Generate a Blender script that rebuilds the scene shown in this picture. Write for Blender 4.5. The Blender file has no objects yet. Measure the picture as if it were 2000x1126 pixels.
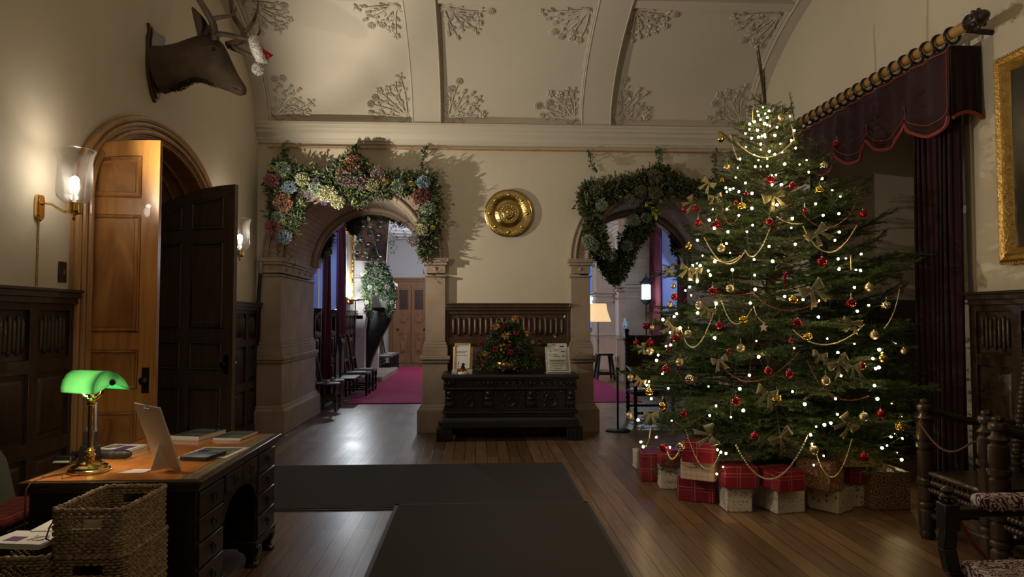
import bpy, math, random
import numpy as np
from mathutils import Vector, Matrix
random.seed(7); RNG=np.random.default_rng(7)
PI=math.pi
C=bpy.context.scene.collection
# ------------------------------------------------------------------ camera
F=1350.0; EYE=1.55; YW=math.atan(70/1350); PT=math.atan(57/1350)
cd=bpy.data.cameras.new('camera'); cam=bpy.data.objects.new('camera',cd); C.objects.link(cam)
cam.location=(0,0,EYE); cam.rotation_euler=(PI/2+PT,0,-YW)
cd.sensor_width=36; cd.lens=F/2000*36; cd.clip_start=.05; cd.clip_end=200
bpy.context.scene.camera=cam
def ray(x,y):
    a=(x-1000)/F; b=(563-y)/F
    f=math.cos(PT)-b*math.sin(PT); u=math.sin(PT)+b*math.cos(PT)
    return Vector((a*math.cos(YW)+f*math.sin(YW), f*math.cos(YW)-a*math.sin(YW), u))
def P(x,y,X=None,Y=None,Z=None):
    d=ray(x,y)
    t = X/d.x if X is not None else Y/d.y if Y is not None else (Z-EYE)/d.z
    return Vector((d.x*t,d.y*t,EYE+d.z*t))
# ------------------------------------------------------------------ mesh builder
class MB:
    def __init__(s): s.v=[]; s.f=[]; s.M=None
    def add(s,vs,fs):
        n=len(s.v)
        if s.M is not None: vs=[s.M@Vector(v) for v in vs]
        s.v+= [tuple(v) for v in vs]; s.f+=[tuple(n+i for i in f) for f in fs]; return s
    def box(s,x0,x1,y0,y1,z0,z1):
        if x0>x1:x0,x1=x1,x0
        if y0>y1:y0,y1=y1,y0
        if z0>z1:z0,z1=z1,z0
        return s.add([(x0,y0,z0),(x1,y0,z0),(x1,y1,z0),(x0,y1,z0),(x0,y0,z1),(x1,y0,z1),(x1,y1,z1),(x0,y1,z1)],
          [(3,2,1,0),(4,5,6,7),(0,1,5,4),(1,2,6,5),(2,3,7,6),(3,0,4,7)])
    def frus(s,x0,x1,y0,y1,z0,z1,i):   # box whose top is inset by i
        return s.add([(x0,y0,z0),(x1,y0,z0),(x1,y1,z0),(x0,y1,z0),(x0+i,y0+i,z1),(x1-i,y0+i,z1),(x1-i,y1-i,z1),(x0+i,y1-i,z1)],
          [(3,2,1,0),(4,5,6,7),(0,1,5,4),(1,2,6,5),(2,3,7,6),(3,0,4,7)])
    def prism(s,pts,ax,a,b):
        n=len(pts)
        def m(u,v,w): return (w,u,v) if ax=='x' else (u,w,v) if ax=='y' else (u,v,w)
        A=[m(u,v,a) for u,v in pts]; B=[m(u,v,b) for u,v in pts]
        return s.add(A+B,[tuple(range(n)),tuple(range(2*n-1,n-1,-1))]+[(i,i+n,(i+1)%n+n,(i+1)%n) for i in range(n)])
    def strip(s,A,B,ax,a,b):           # solid band between two equal-length 2d polylines
        for i in range(len(A)-1):
            s.prism([A[i],A[i+1],B[i+1],B[i]],ax,a,b)
        return s
    def tube(s,path,r,n=8,cap=True,closed=False,flat=1.0):
        path=[Vector(p) for p in path]; k=len(path)
        rs=r if isinstance(r,(list,tuple)) else [r]*k
        vs=[];fs=[]; up=None
        for i,p in enumerate(path):
            if closed: t=path[(i+1)%k]-path[i-1]
            else: t=path[min(i+1,k-1)]-path[max(i-1,0)]
            if t.length<1e-9: t=Vector((0,0,1))
            t.normalize()
            if up is None:
                up=Vector((0,0,1)) if abs(t.z)<.9 else Vector((1,0,0))
            x=up.cross(t)
            if x.length<1e-6: x=Vector((1,0,0)).cross(t)
            x.normalize(); y=t.cross(x); up=y
            for j in range(n):
                a=2*PI*j/n; vs.append(p+x*(rs[i]*math.cos(a))+y*(rs[i]*flat*math.sin(a)))
        m=k if closed else k-1
        for i in range(m):
            for j in range(n):
                a=i*n+j;b=i*n+(j+1)%n;c=((i+1)%k)*n+(j+1)%n;d=((i+1)%k)*n+j
                fs.append((a,b,c,d))
        if cap and not closed: fs+= [tuple(range(n-1,-1,-1)),tuple((k-1)*n+j for j in range(n))]
        return s.add(vs,fs)
    def lathe(s,prof,n=20,o=(0,0,0),M=None,cap=True):
        vs=[];fs=[];k=len(prof); o=Vector(o)
        for r,z in prof:
            for j in range(n):
                a=2*PI*j/n; v=Vector((r*math.cos(a),r*math.sin(a),z))
                if M is not None: v=M@v
                vs.append(v+o)
        for i in range(k-1):
            for j in range(n): fs.append((i*n+j,i*n+(j+1)%n,(i+1)*n+(j+1)%n,(i+1)*n+j))
        if cap: fs+=[tuple(range(n-1,-1,-1)),tuple((k-1)*n+j for j in range(n))]
        return s.add(vs,fs)
    def ball(s,c,r,n=10,sc=(1,1,1)):
        m=max(4,n//2); vs=[];fs=[]
        for i in range(m+1):
            th=PI*i/m
            for j in range(n):
                a=2*PI*j/n; vs.append((c[0]+r*sc[0]*math.sin(th)*math.cos(a),c[1]+r*sc[1]*math.sin(th)*math.sin(a),c[2]+r*sc[2]*math.cos(th)))
        for i in range(m):
            for j in range(n): fs.append((i*n+j,(i+1)*n+j,(i+1)*n+(j+1)%n,i*n+(j+1)%n))
        return s.add(vs,fs)
    def grid(s,fn,nu,nv,thick=None):
        vs=[fn(i/nu,j/nv) for j in range(nv+1) for i in range(nu+1)]
        fs=[(j*(nu+1)+i,j*(nu+1)+i+1,(j+1)*(nu+1)+i+1,(j+1)*(nu+1)+i) for j in range(nv) for i in range(nu)]
        return s.add(vs,fs)
    def build(s,name,m,parent=None,world=False,bevel=0,solid=0,sub=0,smooth=True,ang=38,own=False):
        vs=s.v; off=Vector((0,0,0))
        if parent is not None and world:
            inv=wmat(parent).inverted(); vs=[tuple(inv@Vector(v)) for v in vs]
        if parent is None and own and vs:
            a=np.array(vs); off=Vector(((a[:,0].min()+a[:,0].max())/2,(a[:,1].min()+a[:,1].max())/2,a[:,2].min()))
            vs=[tuple(Vector(v)-off) for v in vs]
        me=bpy.data.meshes.new(name); me.from_pydata(vs,[],s.f); 
        me.validate(); me.update()
        return finish(name,me,m,parent,off,bevel,solid,sub,smooth,ang)
def wmat(o):
    M=o.matrix_basis.copy()
    while o.parent: o=o.parent; M=o.matrix_basis@M
    return M
def finish(name,me,m,parent,off=(0,0,0),bevel=0,solid=0,sub=0,smooth=True,ang=38):
    import bmesh
    if len(me.polygons)<60000:
        bm=bmesh.new(); bm.from_mesh(me); bmesh.ops.recalc_face_normals(bm,faces=bm.faces); bm.to_mesh(me); bm.free()
    if smooth:
        me.polygons.foreach_set('use_smooth',[True]*len(me.polygons))
        if ang<180: me.set_sharp_from_angle(angle=math.radians(ang))
    for mm in (m if isinstance(m,list) else [m]): me.materials.append(mm)
    o=bpy.data.objects.new(name,me); C.objects.link(o); o.location=off
    if parent is not None: o.parent=parent
    if solid: q=o.modifiers.new('s','SOLIDIFY'); q.thickness=solid; q.offset=0
    if bevel: q=o.modifiers.new('b','BEVEL'); q.width=bevel; q.segments=2; q.limit_method='ANGLE'; q.angle_limit=math.radians(40)
    if sub: q=o.modifiers.new('u','SUBSURF'); q.levels=sub; q.render_levels=sub
    return o
def tag(o,label,cat,group=None):
    o['label']=label; o['category']=cat
    if group: o['group']=group
    return o
def thing(name,label,cat,loc=(0,0,0),rz=0,group=None):
    o=bpy.data.objects.new(name,None); C.objects.link(o); o.empty_display_size=.1
    o.location=loc; o.rotation_euler=(0,0,rz); return tag(o,label,cat,group)
def struct(o): o['kind']='structure'; return o
def dup(o,parent=None):
    c=o.copy(); C.objects.link(c)
    if parent is not None: c.parent=parent
    for ch in list(o.children): dup(ch,c)
    return c
# ------------------------------------------------------------------ materials
def newmat(name):
    m=bpy.data.materials.new(name); m.use_nodes=True; nt=m.node_tree
    return m,nt,nt.nodes['Principled BSDF'],nt.nodes,nt.links
def rgb(h): # sRGB 0..255 to linear
    return tuple(((c/255)/12.92 if c/255<=.04045 else ((c/255+.055)/1.055)**2.4) for c in h)+(1,)
def mat(name,c1,c2=None,rough=.6,metal=0,scale=8,bump=0,bscale=60,spec=.5,stretch=(1,1,1),detail=6,coat=0,sheen=0,dist=0):
    m,nt,b,N,L=newmat(name)
    c1=tuple(c1)+((1,) if len(c1)==3 else ()); 
    b.inputs['Roughness'].default_value=rough; b.inputs['Metallic'].default_value=metal
    b.inputs['Specular IOR Level'].default_value=spec; b.inputs['Coat Weight'].default_value=coat
    b.inputs['Sheen Weight'].default_value=sheen
    b.inputs['Base Color'].default_value=c1
    if c2 or bump:
        tc=N.new('ShaderNodeTexCoord'); mp=N.new('ShaderNodeMapping'); mp.inputs['Scale'].default_value=stretch
        L.new(tc.outputs['Object'],mp.inputs['Vector'])
    if c2:
        c2=tuple(c2)+((1,) if len(c2)==3 else ())
        n=N.new('ShaderNodeTexNoise'); n.inputs['Scale'].default_value=scale; n.inputs['Detail'].default_value=detail; n.inputs['Distortion'].default_value=dist
        L.new(mp.outputs['Vector'],n.inputs['Vector'])
        r=N.new('ShaderNodeValToRGB'); r.color_ramp.elements[0].position=.32; r.color_ramp.elements[1].position=.68
        r.color_ramp.elements[0].color=c1; r.color_ramp.elements[1].color=c2
        L.new(n.outputs['Fac'],r.inputs['Fac']); L.new(r.outputs['Color'],b.inputs['Base Color'])
    if bump:
        n2=N.new('ShaderNodeTexNoise'); n2.inputs['Scale'].default_value=bscale; n2.inputs['Detail'].default_value=8
        L.new(mp.outputs['Vector'],n2.inputs['Vector'])
        bp=N.new('ShaderNodeBump'); bp.inputs['Strength'].default_value=bump; bp.inputs['Distance'].default_value=.01
        L.new(n2.outputs['Fac'],bp.inputs['Height']); L.new(bp.outputs['Normal'],b.inputs['Normal'])
    return m
def wood(name,c1,c2,rough=.4,axis='z',scale=6,coat=.2,bump=.1):
    st={'z':(9,9,.9),'y':(9,.9,9),'x':(.9,9,9)}[axis]
    return mat(name,c1,c2,rough=rough,scale=scale/4,stretch=st,bump=bump,bscale=14,coat=coat,dist=1.2)
def emis(name,col,s):
    m,nt,b,N,L=newmat(name); b.inputs['Base Color'].default_value=tuple(col)+(1,)
    b.inputs['Emission Color'].default_value=tuple(col)+(1,); b.inputs['Emission Strength'].default_value=s; return m
def attrmat(name,rough=.6,spec=.3,trans=0):
    m,nt,b,N,L=newmat(name); a=N.new('ShaderNodeAttribute'); a.attribute_name='Col'
    L.new(a.outputs['Color'],b.inputs['Base Color']); b.inputs['Roughness'].default_value=rough; b.inputs['Specular IOR Level'].default_value=spec
    return m
def glassmat(name,tint=(1,1,1),gl=.12,rough=.02,k=.75):
    m=bpy.data.materials.new(name); m.use_nodes=True; N=m.node_tree.nodes; L=m.node_tree.links; N.clear()
    o=N.new('ShaderNodeOutputMaterial'); t=N.new('ShaderNodeBsdfTransparent'); t.inputs[0].default_value=tuple(tint)+(1,)
    g=N.new('ShaderNodeBsdfGlossy'); g.inputs['Roughness'].default_value=rough
    lw=N.new('ShaderNodeLayerWeight'); lw.inputs['Blend'].default_value=.35
    mm=N.new('ShaderNodeMath'); mm.operation='MULTIPLY_ADD'; mm.inputs[1].default_value=k; mm.inputs[2].default_value=gl*.3
    x=N.new('ShaderNodeMixShader'); L.new(lw.outputs['Facing'],mm.inputs[0]); L.new(mm.outputs[0],x.inputs[0])
    L.new(t.outputs[0],x.inputs[1]); L.new(g.outputs[0],x.inputs[2]); L.new(x.outputs[0],o.inputs[0]); return m
def patmat(name,base,cols,scale,rough=.5,kind='vor',thr=.25,coat=0):
    """wrapping paper / printed cloth: blobs or lines of colours over a base"""
    m,nt,b,N,L=newmat(name); b.inputs['Roughness'].default_value=rough; b.inputs['Coat Weight'].default_value=coat
    tc=N.new('ShaderNodeTexCoord'); src=tc.outputs['Object']
    prev=None; 
    def mix(prev,col,fac):
        x=N.new('ShaderNodeMix'); x.data_type='RGBA'
        if prev is None: x.inputs['A'].default_value=tuple(base)+(1,)
        else: L.new(prev,x.inputs['A'])
        x.inputs['B'].default_value=tuple(col)+(1,); L.new(fac,x.inputs['Factor']); return x.outputs['Result']
    def math_(op,a,v):
        q=N.new('ShaderNodeMath'); q.operation=op; L.new(a,q.inputs[0])
        if hasattr(v,'links'): L.new(v,q.inputs[1])
        else: q.inputs[1].default_value=v
        return q.outputs[0]
    for i,c in enumerate(cols):
        if kind in('vor','ring'):
            v=N.new('ShaderNodeTexVoronoi'); v.inputs['Scale'].default_value=scale*(1+.35*i); v.inputs['Randomness'].default_value=.6
            mp=N.new('ShaderNodeMapping'); mp.inputs['Location'].default_value=(i*.37,i*.11,i*.23); L.new(src,mp.inputs['Vector']); L.new(mp.outputs[0],v.inputs['Vector'])
            if kind=='ring':
                w=math_('FRACT',math_('MULTIPLY',v.outputs['Distance'],3.2),0); fac=math_('LESS_THAN',w,.38)
            else: fac=math_('LESS_THAN',v.outputs['Distance'],thr)
        elif kind=='swirl':
            v=N.new('ShaderNodeTexNoise'); v.inputs['Scale'].default_value=scale; v.inputs['Detail'].default_value=1.5; v.inputs['Distortion'].default_value=1.5; L.new(src,v.inputs['Vector'])
            w=math_('FRACT',math_('MULTIPLY',v.outputs['Fac'],9),0); fac=math_('LESS_THAN',w,.5)
        else: # plaid lines on all axes
            sp=N.new('ShaderNodeSeparateXYZ'); L.new(src,sp.inputs[0]); tot=None
            for ax,ph in (('X',.1),('Y',.3),('Z',.2)):
                for k,wd in ((0,.05),(.16,.025)):
                    w=math_('FRACT',math_('MULTIPLY_ADD',sp.outputs[ax],scale),0); w.node.inputs[0].links[0].from_node.inputs[2].default_value=ph+k+i*.5+10
                    g=math_('LESS_THAN',w,wd); tot=g if tot is None else math_('MAXIMUM',tot,g)
            fac=math_('MULTIPLY',tot,.8)
        prev=mix(prev,c,fac)
    L.new(prev,b.inputs['Base Color']); return m
K={}
K['plaster']=mat('cream_plaster',(.58,.515,.41),(.62,.555,.45),rough=.85,scale=1.2,bump=.25,bscale=12)
K['ceil']=mat('vault_plaster',(.56,.51,.43),(.60,.55,.47),rough=.85,scale=1.0,bump=.15,bscale=20)
K['white']=mat('gallery_plaster',(.68,.68,.68),rough=.8)
K['stone']=mat('pink_sandstone',(.31,.235,.18),(.40,.31,.24),rough=.85,scale=3,bump=.25,bscale=40)
K['pale_stone']=mat('pale_stone',(.62,.56,.50),(.55,.49,.44),rough=.8,scale=4,bump=.15)
K['oakdark']=wood('dark_oak',(.022,.0125,.008),(.045,.025,.015),rough=.42)
K['oakmid']=wood('brown_oak_panelling',(.045,.020,.011),(.078,.036,.019),rough=.42)
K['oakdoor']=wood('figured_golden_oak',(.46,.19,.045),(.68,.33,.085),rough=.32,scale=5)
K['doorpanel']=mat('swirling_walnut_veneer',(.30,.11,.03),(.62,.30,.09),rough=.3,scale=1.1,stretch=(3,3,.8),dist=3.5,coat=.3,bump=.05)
K['doordark']=wood('grey_brown_oak',(.12,.088,.058),(.17,.125,.085),rough=.45)  # darker, greyer oak for the second door leaf only
K['framewood']=wood('arch_frame_oak',(.30,.15,.055),(.44,.24,.09),rough=.38)
K['galoak']=wood('gallery_door_oak',(.26,.12,.05),(.36,.18,.08),rough=.4)
K['black']=mat('black_oak_furniture',(.010,.0085,.008),(.018,.014,.012),rough=.35,scale=5,bump=.15,bscale=60)
K['chairblack']=mat('dark_turned_wood',(.030,.019,.012),(.058,.036,.021),rough=.30,scale=8)
K['brass']=mat('polished_brass',(.72,.50,.18),rough=.16,metal=1)
K['oldbrass']=mat('repousse_brass',(.50,.36,.12),(.62,.46,.18),rough=.24,metal=1,scale=25,bump=.5,bscale=45)
K['iron']=mat('dark_iron',(.03,.03,.033),rough=.4,metal=.8)
K['steel']=mat('worn_steel',(.4,.4,.4),rough=.35,metal=1)
K['gold']=mat('gilded_frame',(.62,.40,.12),(.45,.27,.07),rough=.35,metal=.85,scale=20,bump=.5,bscale=50)
K['velvet']=mat('burgundy_velvet',(.014,.0015,.006),(.026,.002,.009),rough=.9,scale=6,sheen=.05)
K['fringe']=mat('rose_braid',(.25,.04,.04),rough=.8)
K['redcurt']=mat('crimson_curtain',(.09,.006,.015),(.14,.012,.025),rough=.85,scale=6,sheen=.05)
K['paper']=mat('white_paper',(.75,.74,.72),rough=.7)
K['ink']=mat('dark_print',(.03,.03,.035),rough=.6)
K['navy']=mat('navy_print',(.01,.015,.10),rough=.5)
K['purple']=mat('purple_print',(.16,.03,.19),rough=.5)
K['redink']=mat('red_print',(.40,.02,.04),rough=.5)
K['blackplastic']=mat('black_plastic',(.012,.012,.014),rough=.4)
K['greenleaf']=attrmat('mixed_leaves',.65,.25)
K['petal']=attrmat('dried_petals',.85,.15)
K['needle']=attrmat('fir_needles',.5,.35)
K['bark']=mat('fir_bark',(.06,.045,.03),(.10,.08,.05),rough=.9,scale=30,bump=.5)
K['fur']=mat('brown_deer_hide',(.045,.027,.014),(.088,.056,.030),rough=.8,scale=7,bump=.9,bscale=90,sheen=.05,stretch=(1,1,1))
K['antler']=mat('grey_brown_antler',(.055,.035,.022),(.13,.09,.06),rough=.6,scale=14,bump=.6,bscale=50,stretch=(1,1,.4))
K['rugmat']=mat('charcoal_carpet',(.035,.032,.030),(.052,.047,.043),rough=.95,scale=180,bump=.5,bscale=300)
K['rubber']=mat('grey_rubber_edge',(.04,.04,.042),rough=.6)
K['redrug']=mat('crimson_carpet',(.30,.012,.07),(.36,.018,.09),rough=.95,scale=120,bump=.2,bscale=200)
K['glass']=glassmat('clear_glass')
# floorboards
def floormat():
    m,nt,b,N,L=newmat('oak_floorboards')
    tc=N.new('ShaderNodeTexCoord'); mp=N.new('ShaderNodeMapping'); mp.inputs['Rotation'].default_value=(0,0,PI/2); L.new(tc.outputs['Object'],mp.inputs[0])
    br=N.new('ShaderNodeTexBrick'); L.new(mp.outputs[0],br.inputs['Vector'])
    br.offset=.37; br.inputs['Scale'].default_value=1; br.inputs['Brick Width'].default_value=2.6; br.inputs['Row Height'].default_value=.125
    br.inputs['Mortar Size'].default_value=.0034; br.inputs['Mortar Smooth'].default_value=.2; br.inputs['Bias'].default_value=0
    br.inputs['Color1'].default_value=(.12,.068,.036,1); br.inputs['Color2'].default_value=(.25,.155,.088,1); br.inputs['Mortar'].default_value=(.02,.012,.008,1)
    n=N.new('ShaderNodeTexNoise'); mp2=N.new('ShaderNodeMapping'); mp2.inputs['Scale'].default_value=(22,1.2,1); L.new(tc.outputs['Object'],mp2.inputs[0]); L.new(mp2.outputs[0],n.inputs['Vector'])
    n.inputs['Scale'].default_value=2; n.inputs['Detail'].default_value=8
    r=N.new('ShaderNodeValToRGB'); r.color_ramp.elements[0].color=(.62,.62,.62,1); r.color_ramp.elements[1].color=(1.2,1.18,1.15,1); r.color_ramp.elements[0].position=.3;r.color_ramp.elements[1].position=.7
    L.new(n.outputs['Fac'],r.inputs['Fac'])
    x=N.new('ShaderNodeMix'); x.data_type='RGBA'; x.blend_type='MULTIPLY'; x.inputs['Factor'].default_value=1
    L.new(br.outputs['Color'],x.inputs['A']); L.new(r.outputs['Color'],x.inputs['B']); L.new(x.outputs['Result'],b.inputs['Base Color'])
    n3=N.new('ShaderNodeTexNoise'); n3.inputs['Scale'].default_value=2.5; n3.inputs['Detail'].default_value=6; L.new(tc.outputs['Object'],n3.inputs['Vector'])
    mr=N.new('ShaderNodeMapRange'); mr.inputs['To Min'].default_value=.24; mr.inputs['To Max'].default_value=.46; L.new(n3.outputs['Fac'],mr.inputs['Value']); L.new(mr.outputs[0],b.inputs['Roughness'])
    bp=N.new('ShaderNodeBump'); bp.inputs['Strength'].default_value=.35; bp.inputs['Distance'].default_value=.004; bp.invert=True
    ad=N.new('ShaderNodeMath'); ad.operation='MULTIPLY_ADD'; ad.inputs[1].default_value=-.25; L.new(n.outputs['Fac'],ad.inputs[0]); L.new(br.outputs['Fac'],ad.inputs[2])
    L.new(ad.outputs[0],bp.inputs['Height']); L.new(bp.outputs[0],b.inputs['Normal'])
    return m
K['floor']=floormat()
def wickermat():
    m,nt,b,N,L=newmat('woven_seagrass'); tc=N.new('ShaderNodeTexCoord')
    n=N.new('ShaderNodeTexNoise'); n.inputs['Scale'].default_value=60; n.inputs['Detail'].default_value=4; L.new(tc.outputs['Object'],n.inputs['Vector'])
    r=N.new('ShaderNodeValToRGB'); r.color_ramp.elements[0].color=(.16,.10,.05,1); r.color_ramp.elements[1].color=(.48,.35,.20,1); r.color_ramp.elements[0].position=.35;r.color_ramp.elements[1].position=.65
    L.new(n.outputs['Fac'],r.inputs['Fac']); L.new(r.outputs['Color'],b.inputs['Base Color']); b.inputs['Roughness'].default_value=.75; return m
K['wicker']=wickermat()
# coloured-leaf clouds -------------------------------------------------------
def setcol(me,cols,per):
    ca=me.color_attributes.new('Col','FLOAT_COLOR','POINT')
    a=np.ones((len(me.vertices),4),dtype=np.float32); a[:,:3]=np.repeat(cols,per,axis=0); ca.data.foreach_set('color',a.ravel())
def leafmesh(name,pts,size,pal,nrm=None,wid=.5,fold=.25):
    """pts (N,3) leaf bases; two folded triangles each"""
    pts=np.asarray(pts,dtype=np.float64); n=len(pts)
    d=RNG.normal(size=(n,3)) if nrm is None else nrm+RNG.normal(size=(n,3))*.75
    d/=np.linalg.norm(d,axis=1)[:,None]+1e-9
    s=np.cross(d,RNG.normal(size=(n,3))); s/=np.linalg.norm(s,axis=1)[:,None]+1e-9; u=np.cross(d,s)
    L=RNG.uniform(size[0],size[1],n)[:,None]
    v=np.empty((n,4,3)); v[:,0]=pts; v[:,1]=pts+d*L*.5+s*L*wid*.5+u*L*fold*.5; v[:,2]=pts+d*L-u*L*fold*.4; v[:,3]=pts+d*L*.5-s*L*wid*.5+u*L*fold*.5
    me=bpy.data.meshes.new(name); me.vertices.add(n*4); me.vertices.foreach_set('co',v.reshape(-1).astype(np.float32))
    idx=(np.arange(n)[:,None]*4+np.array([0,1,2,0,2,3])).ravel().astype(np.int32)
    me.loops.add(n*6); me.loops.foreach_set('vertex_index',idx); me.polygons.add(n*2)
    me.polygons.foreach_set('loop_start',np.arange(n*2,dtype=np.int32)*3); me.update(calc_edges=True)
    pal=np.array(pal); c=pal[RNG.integers(0,len(pal),n)]*RNG.uniform(.7,1.3,(n,1)); setcol(me,c,4); return me
def addmesh(name,me,m,parent=None,world=False,own=False):
    off=Vector((0,0,0)); a=np.empty(len(me.vertices)*3,dtype=np.float32); me.vertices.foreach_get('co',a); a=a.reshape(-1,3)
    if parent is not None and world:
        Mi=np.array(wmat(parent).inverted()); a=a@Mi[:3,:3].T+Mi[:3,3]
    if parent is None and own:
        off=Vector(((a[:,0].min()+a[:,0].max())/2,(a[:,1].min()+a[:,1].max())/2,float(a[:,2].min()))); a=a-np.array(off)
    me.vertices.foreach_set('co',a.astype(np.float32).ravel()); me.update()
    me.materials.append(m); o=bpy.data.objects.new(name,me); C.objects.link(o); o.location=off
    if parent is not None: o.parent=parent
    return o
def text(body,size,M,m,parent,name='lettering',align='LEFT',bold=0):
    cu=bpy.data.curves.new(name,'FONT'); cu.body=body; cu.size=size; cu.align_x=align; cu.extrude=.0004; cu.offset=bold
    t=bpy.data.objects.new(name,cu); C.objects.link(t); dg=bpy.context.evaluated_depsgraph_get(); dg.update()
    me=bpy.data.meshes.new_from_object(t.evaluated_get(dg)); bpy.data.objects.remove(t)
    me.transform(M); me.materials.clear(); me.materials.append(m); o=bpy.data.objects.new(name,me); C.objects.link(o); o.parent=parent; return o
def light(kind,loc,e,col,size=.05,name='lamp_or_fill_light',rot=None,parent=None,**k):
    l=bpy.data.lights.new(name,kind); l.energy=e; l.color=col
    if kind=='POINT' or kind=='SPOT': l.shadow_soft_size=size
    if kind=='AREA': l.shape='RECTANGLE'; l.size=size[0]; l.size_y=size[1]
    for a,b in k.items(): setattr(l,a,b)
    o=bpy.data.objects.new(name,l); C.objects.link(o); o.location=loc
    if rot is not None: o.rotation_euler=rot
    return o
def aim(o,t): o.rotation_euler=(Vector(t)-o.location).to_track_quat('-Z','Y').to_euler()
# ================================================================== ROOM SHELL
XL,XR,YB,YG,YE=-3.0,4.0,9.6,11.35,24.0
struct(MB().box(-6,6.2,-2.6,YE+.2,-.08,0).build('floor',K['floor'],smooth=False))
# left wall with the arched doorway (prism along x)
def ell(cy,zs,a,b,n=32,a0=0,a1=PI): return [(cy+a*math.cos(a0+(a1-a0)*i/n),zs+b*math.sin(a0+(a1-a0)*i/n)) for i in range(n+1)]
DY,DZ=6.65,2.50
op=ell(DY,DZ,1.2,.70)                       # from far side over to near side
mb=MB()
mb.prism([(YB+.2,0),(YB+.2,5.9),(-2.5,5.9),(-2.5,0),(DY-1.2,0)]+op[::-1]+[(DY+1.2,0)],'x',XL,XL-.75)
struct(mb.build('wall_left',K['plaster'],smooth=False))
# vestibule beyond the doorway
mb=MB(); mb.box(-5.9,-5.8,4.6,8.8,0,4.2); mb.box(-5.8,-3.76,4.6,4.7,0,4.2); mb.box(-5.8,-3.76,8.7,8.8,0,4.2); mb.box(-5.8,-3.76,4.6,8.8,4.1,4.2)
struct(mb.build('wall_vestibule',K['oakdark'],smooth=False))
# back wall with two round arches
AC=[(-1.665,.975),(2.555,.975)]; ZS=2.35
def arc(cx,r,n=40,z=ZS): return [(cx+r*math.cos(PI*i/n),z+r*math.sin(PI*i/n)) for i in range(n+1)]
pts=[(XL-.1,0),(AC[0][0]-1.1,0)]+arc(AC[0][0],1.1)[::-1]+[(AC[0][0]+1.1,0),(AC[1][0]-1.1,0)]+arc(AC[1][0],1.1)[::-1]+[(AC[1][0]+1.1,0),(XR+.1,0),(XR+.1,5.9),(XL-.1,5.9)]
# split into two walls-with-one-arch polygons so the n-gons stay simple
mid=.45
def halfwall(x0,x1,c):
    return [(x0,0),(c-1.1,0)]+arc(c,1.1)[::-1]+[(c+1.1,0),(x1,0),(x1,5.9),(x0,5.9)]
mb=MB(); mb.prism(halfwall(XL,mid,AC[0][0]),'y',YB,YG); mb.prism(halfwall(mid,XR,AC[1][0]),'y',YB,YG)
struct(mb.build('wall_back',K['plaster'],smooth=False))
# stone arches: arch ring with roll moulding + piers
ti=0
for ci,(cx,R) in enumerate(AC):
    mb=MB()
    mb.strip(arc(cx,R+.035),arc(cx,R+.27),'y',YB-.06,YG+.03)
    mb.strip(arc(cx,R-.03),arc(cx,R+.06),'y',YB+.02,YG-.06)
    for r,rad,y in ((R+.03,.035,YB-.06),(R+.20,.022,YB-.075),(R+.265,.018,YB-.06)):
        mb.tube([(x,y,z) for x,z in arc(cx,r)],rad,8)
    # big roll under the arch edge and second order at the far face
    mb.tube([(x,YG-.25,z) for x,z in arc(cx,R-.05)],.05,8); mb.strip(arc(cx,R-.12),arc(cx,R),'y',YG-.2,YG)
    for sgn in (-1,1):
        e=cx+sgn*R                      # opening edge
        def bx(i,o,y0,y1,z0,z1,ins=0):
            a,b=e-sgn*i,e+sgn*o; mb.frus(min(a,b),max(a,b),y0,y1,z0,z1,ins)
        bx(0,.27,YB-.09,YG+.06,1.22,2.12)             # shaft
        bx(.0,.27,YB-.09,YG+.06,2.16,2.28)
        bx(.02,.29,YB-.12,YG+.08,2.11,2.135); bx(.015,.285,YB-.11,YG+.08,2.28,2.31)
        bx(.045,.315,YB-.15,YG+.11,2.31,2.365)
        bx(.025,.295,YB-.13,YG+.09,2.27,2.31)
        bx(.03,.30,YB-.12,YG+.09,1.14,1.18); bx(.015,.285,YB-.105,YG+.075,1.18,1.22)
        bx(.035,.305,YB-.125,YG+.095,1.03,1.14); bx(.07,.34,YB-.17,YG+.13,.98,1.03); bx(.055,.325,YB-.15,YG+.115,.94,.98)
        bx(.035,.305,YB-.125,YG+.095,.38,.94)
        a=YB-.21; bx(.10,.33,a,YG+.17,0,.30); bx(.10,.33,a,YG+.17,.30,.34,.03); bx(.07,.31,a+.035,YG+.14,.34,.38,.02)
        # carved lozenges on the capital frieze
        for k in range(1):
            c=(e+sgn*.135,YB-.09,2.22); mb.add([(c[0]-.045,c[1],c[2]),(c[0],c[1],c[2]+.035),(c[0]+.045,c[1],c[2]),(c[0],c[1],c[2]-.035),(c[0],c[1]-.025,c[2])],[(0,1,4),(1,2,4),(2,3,4),(3,0,4)])
        for k in range(5):
            y=YB+.15+k*.36
            mb.add([(e,y-.06,2.22),(e,y,2.255),(e,y+.06,2.22),(e,y,2.185),(e-sgn*.03,y,2.22)],[(0,1,4),(1,2,4),(2,3,4),(3,0,4)])
    ti+=1; struct(mb.build('trim_%d'%ti,K['stone'],bevel=.006,ang=30))
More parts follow.
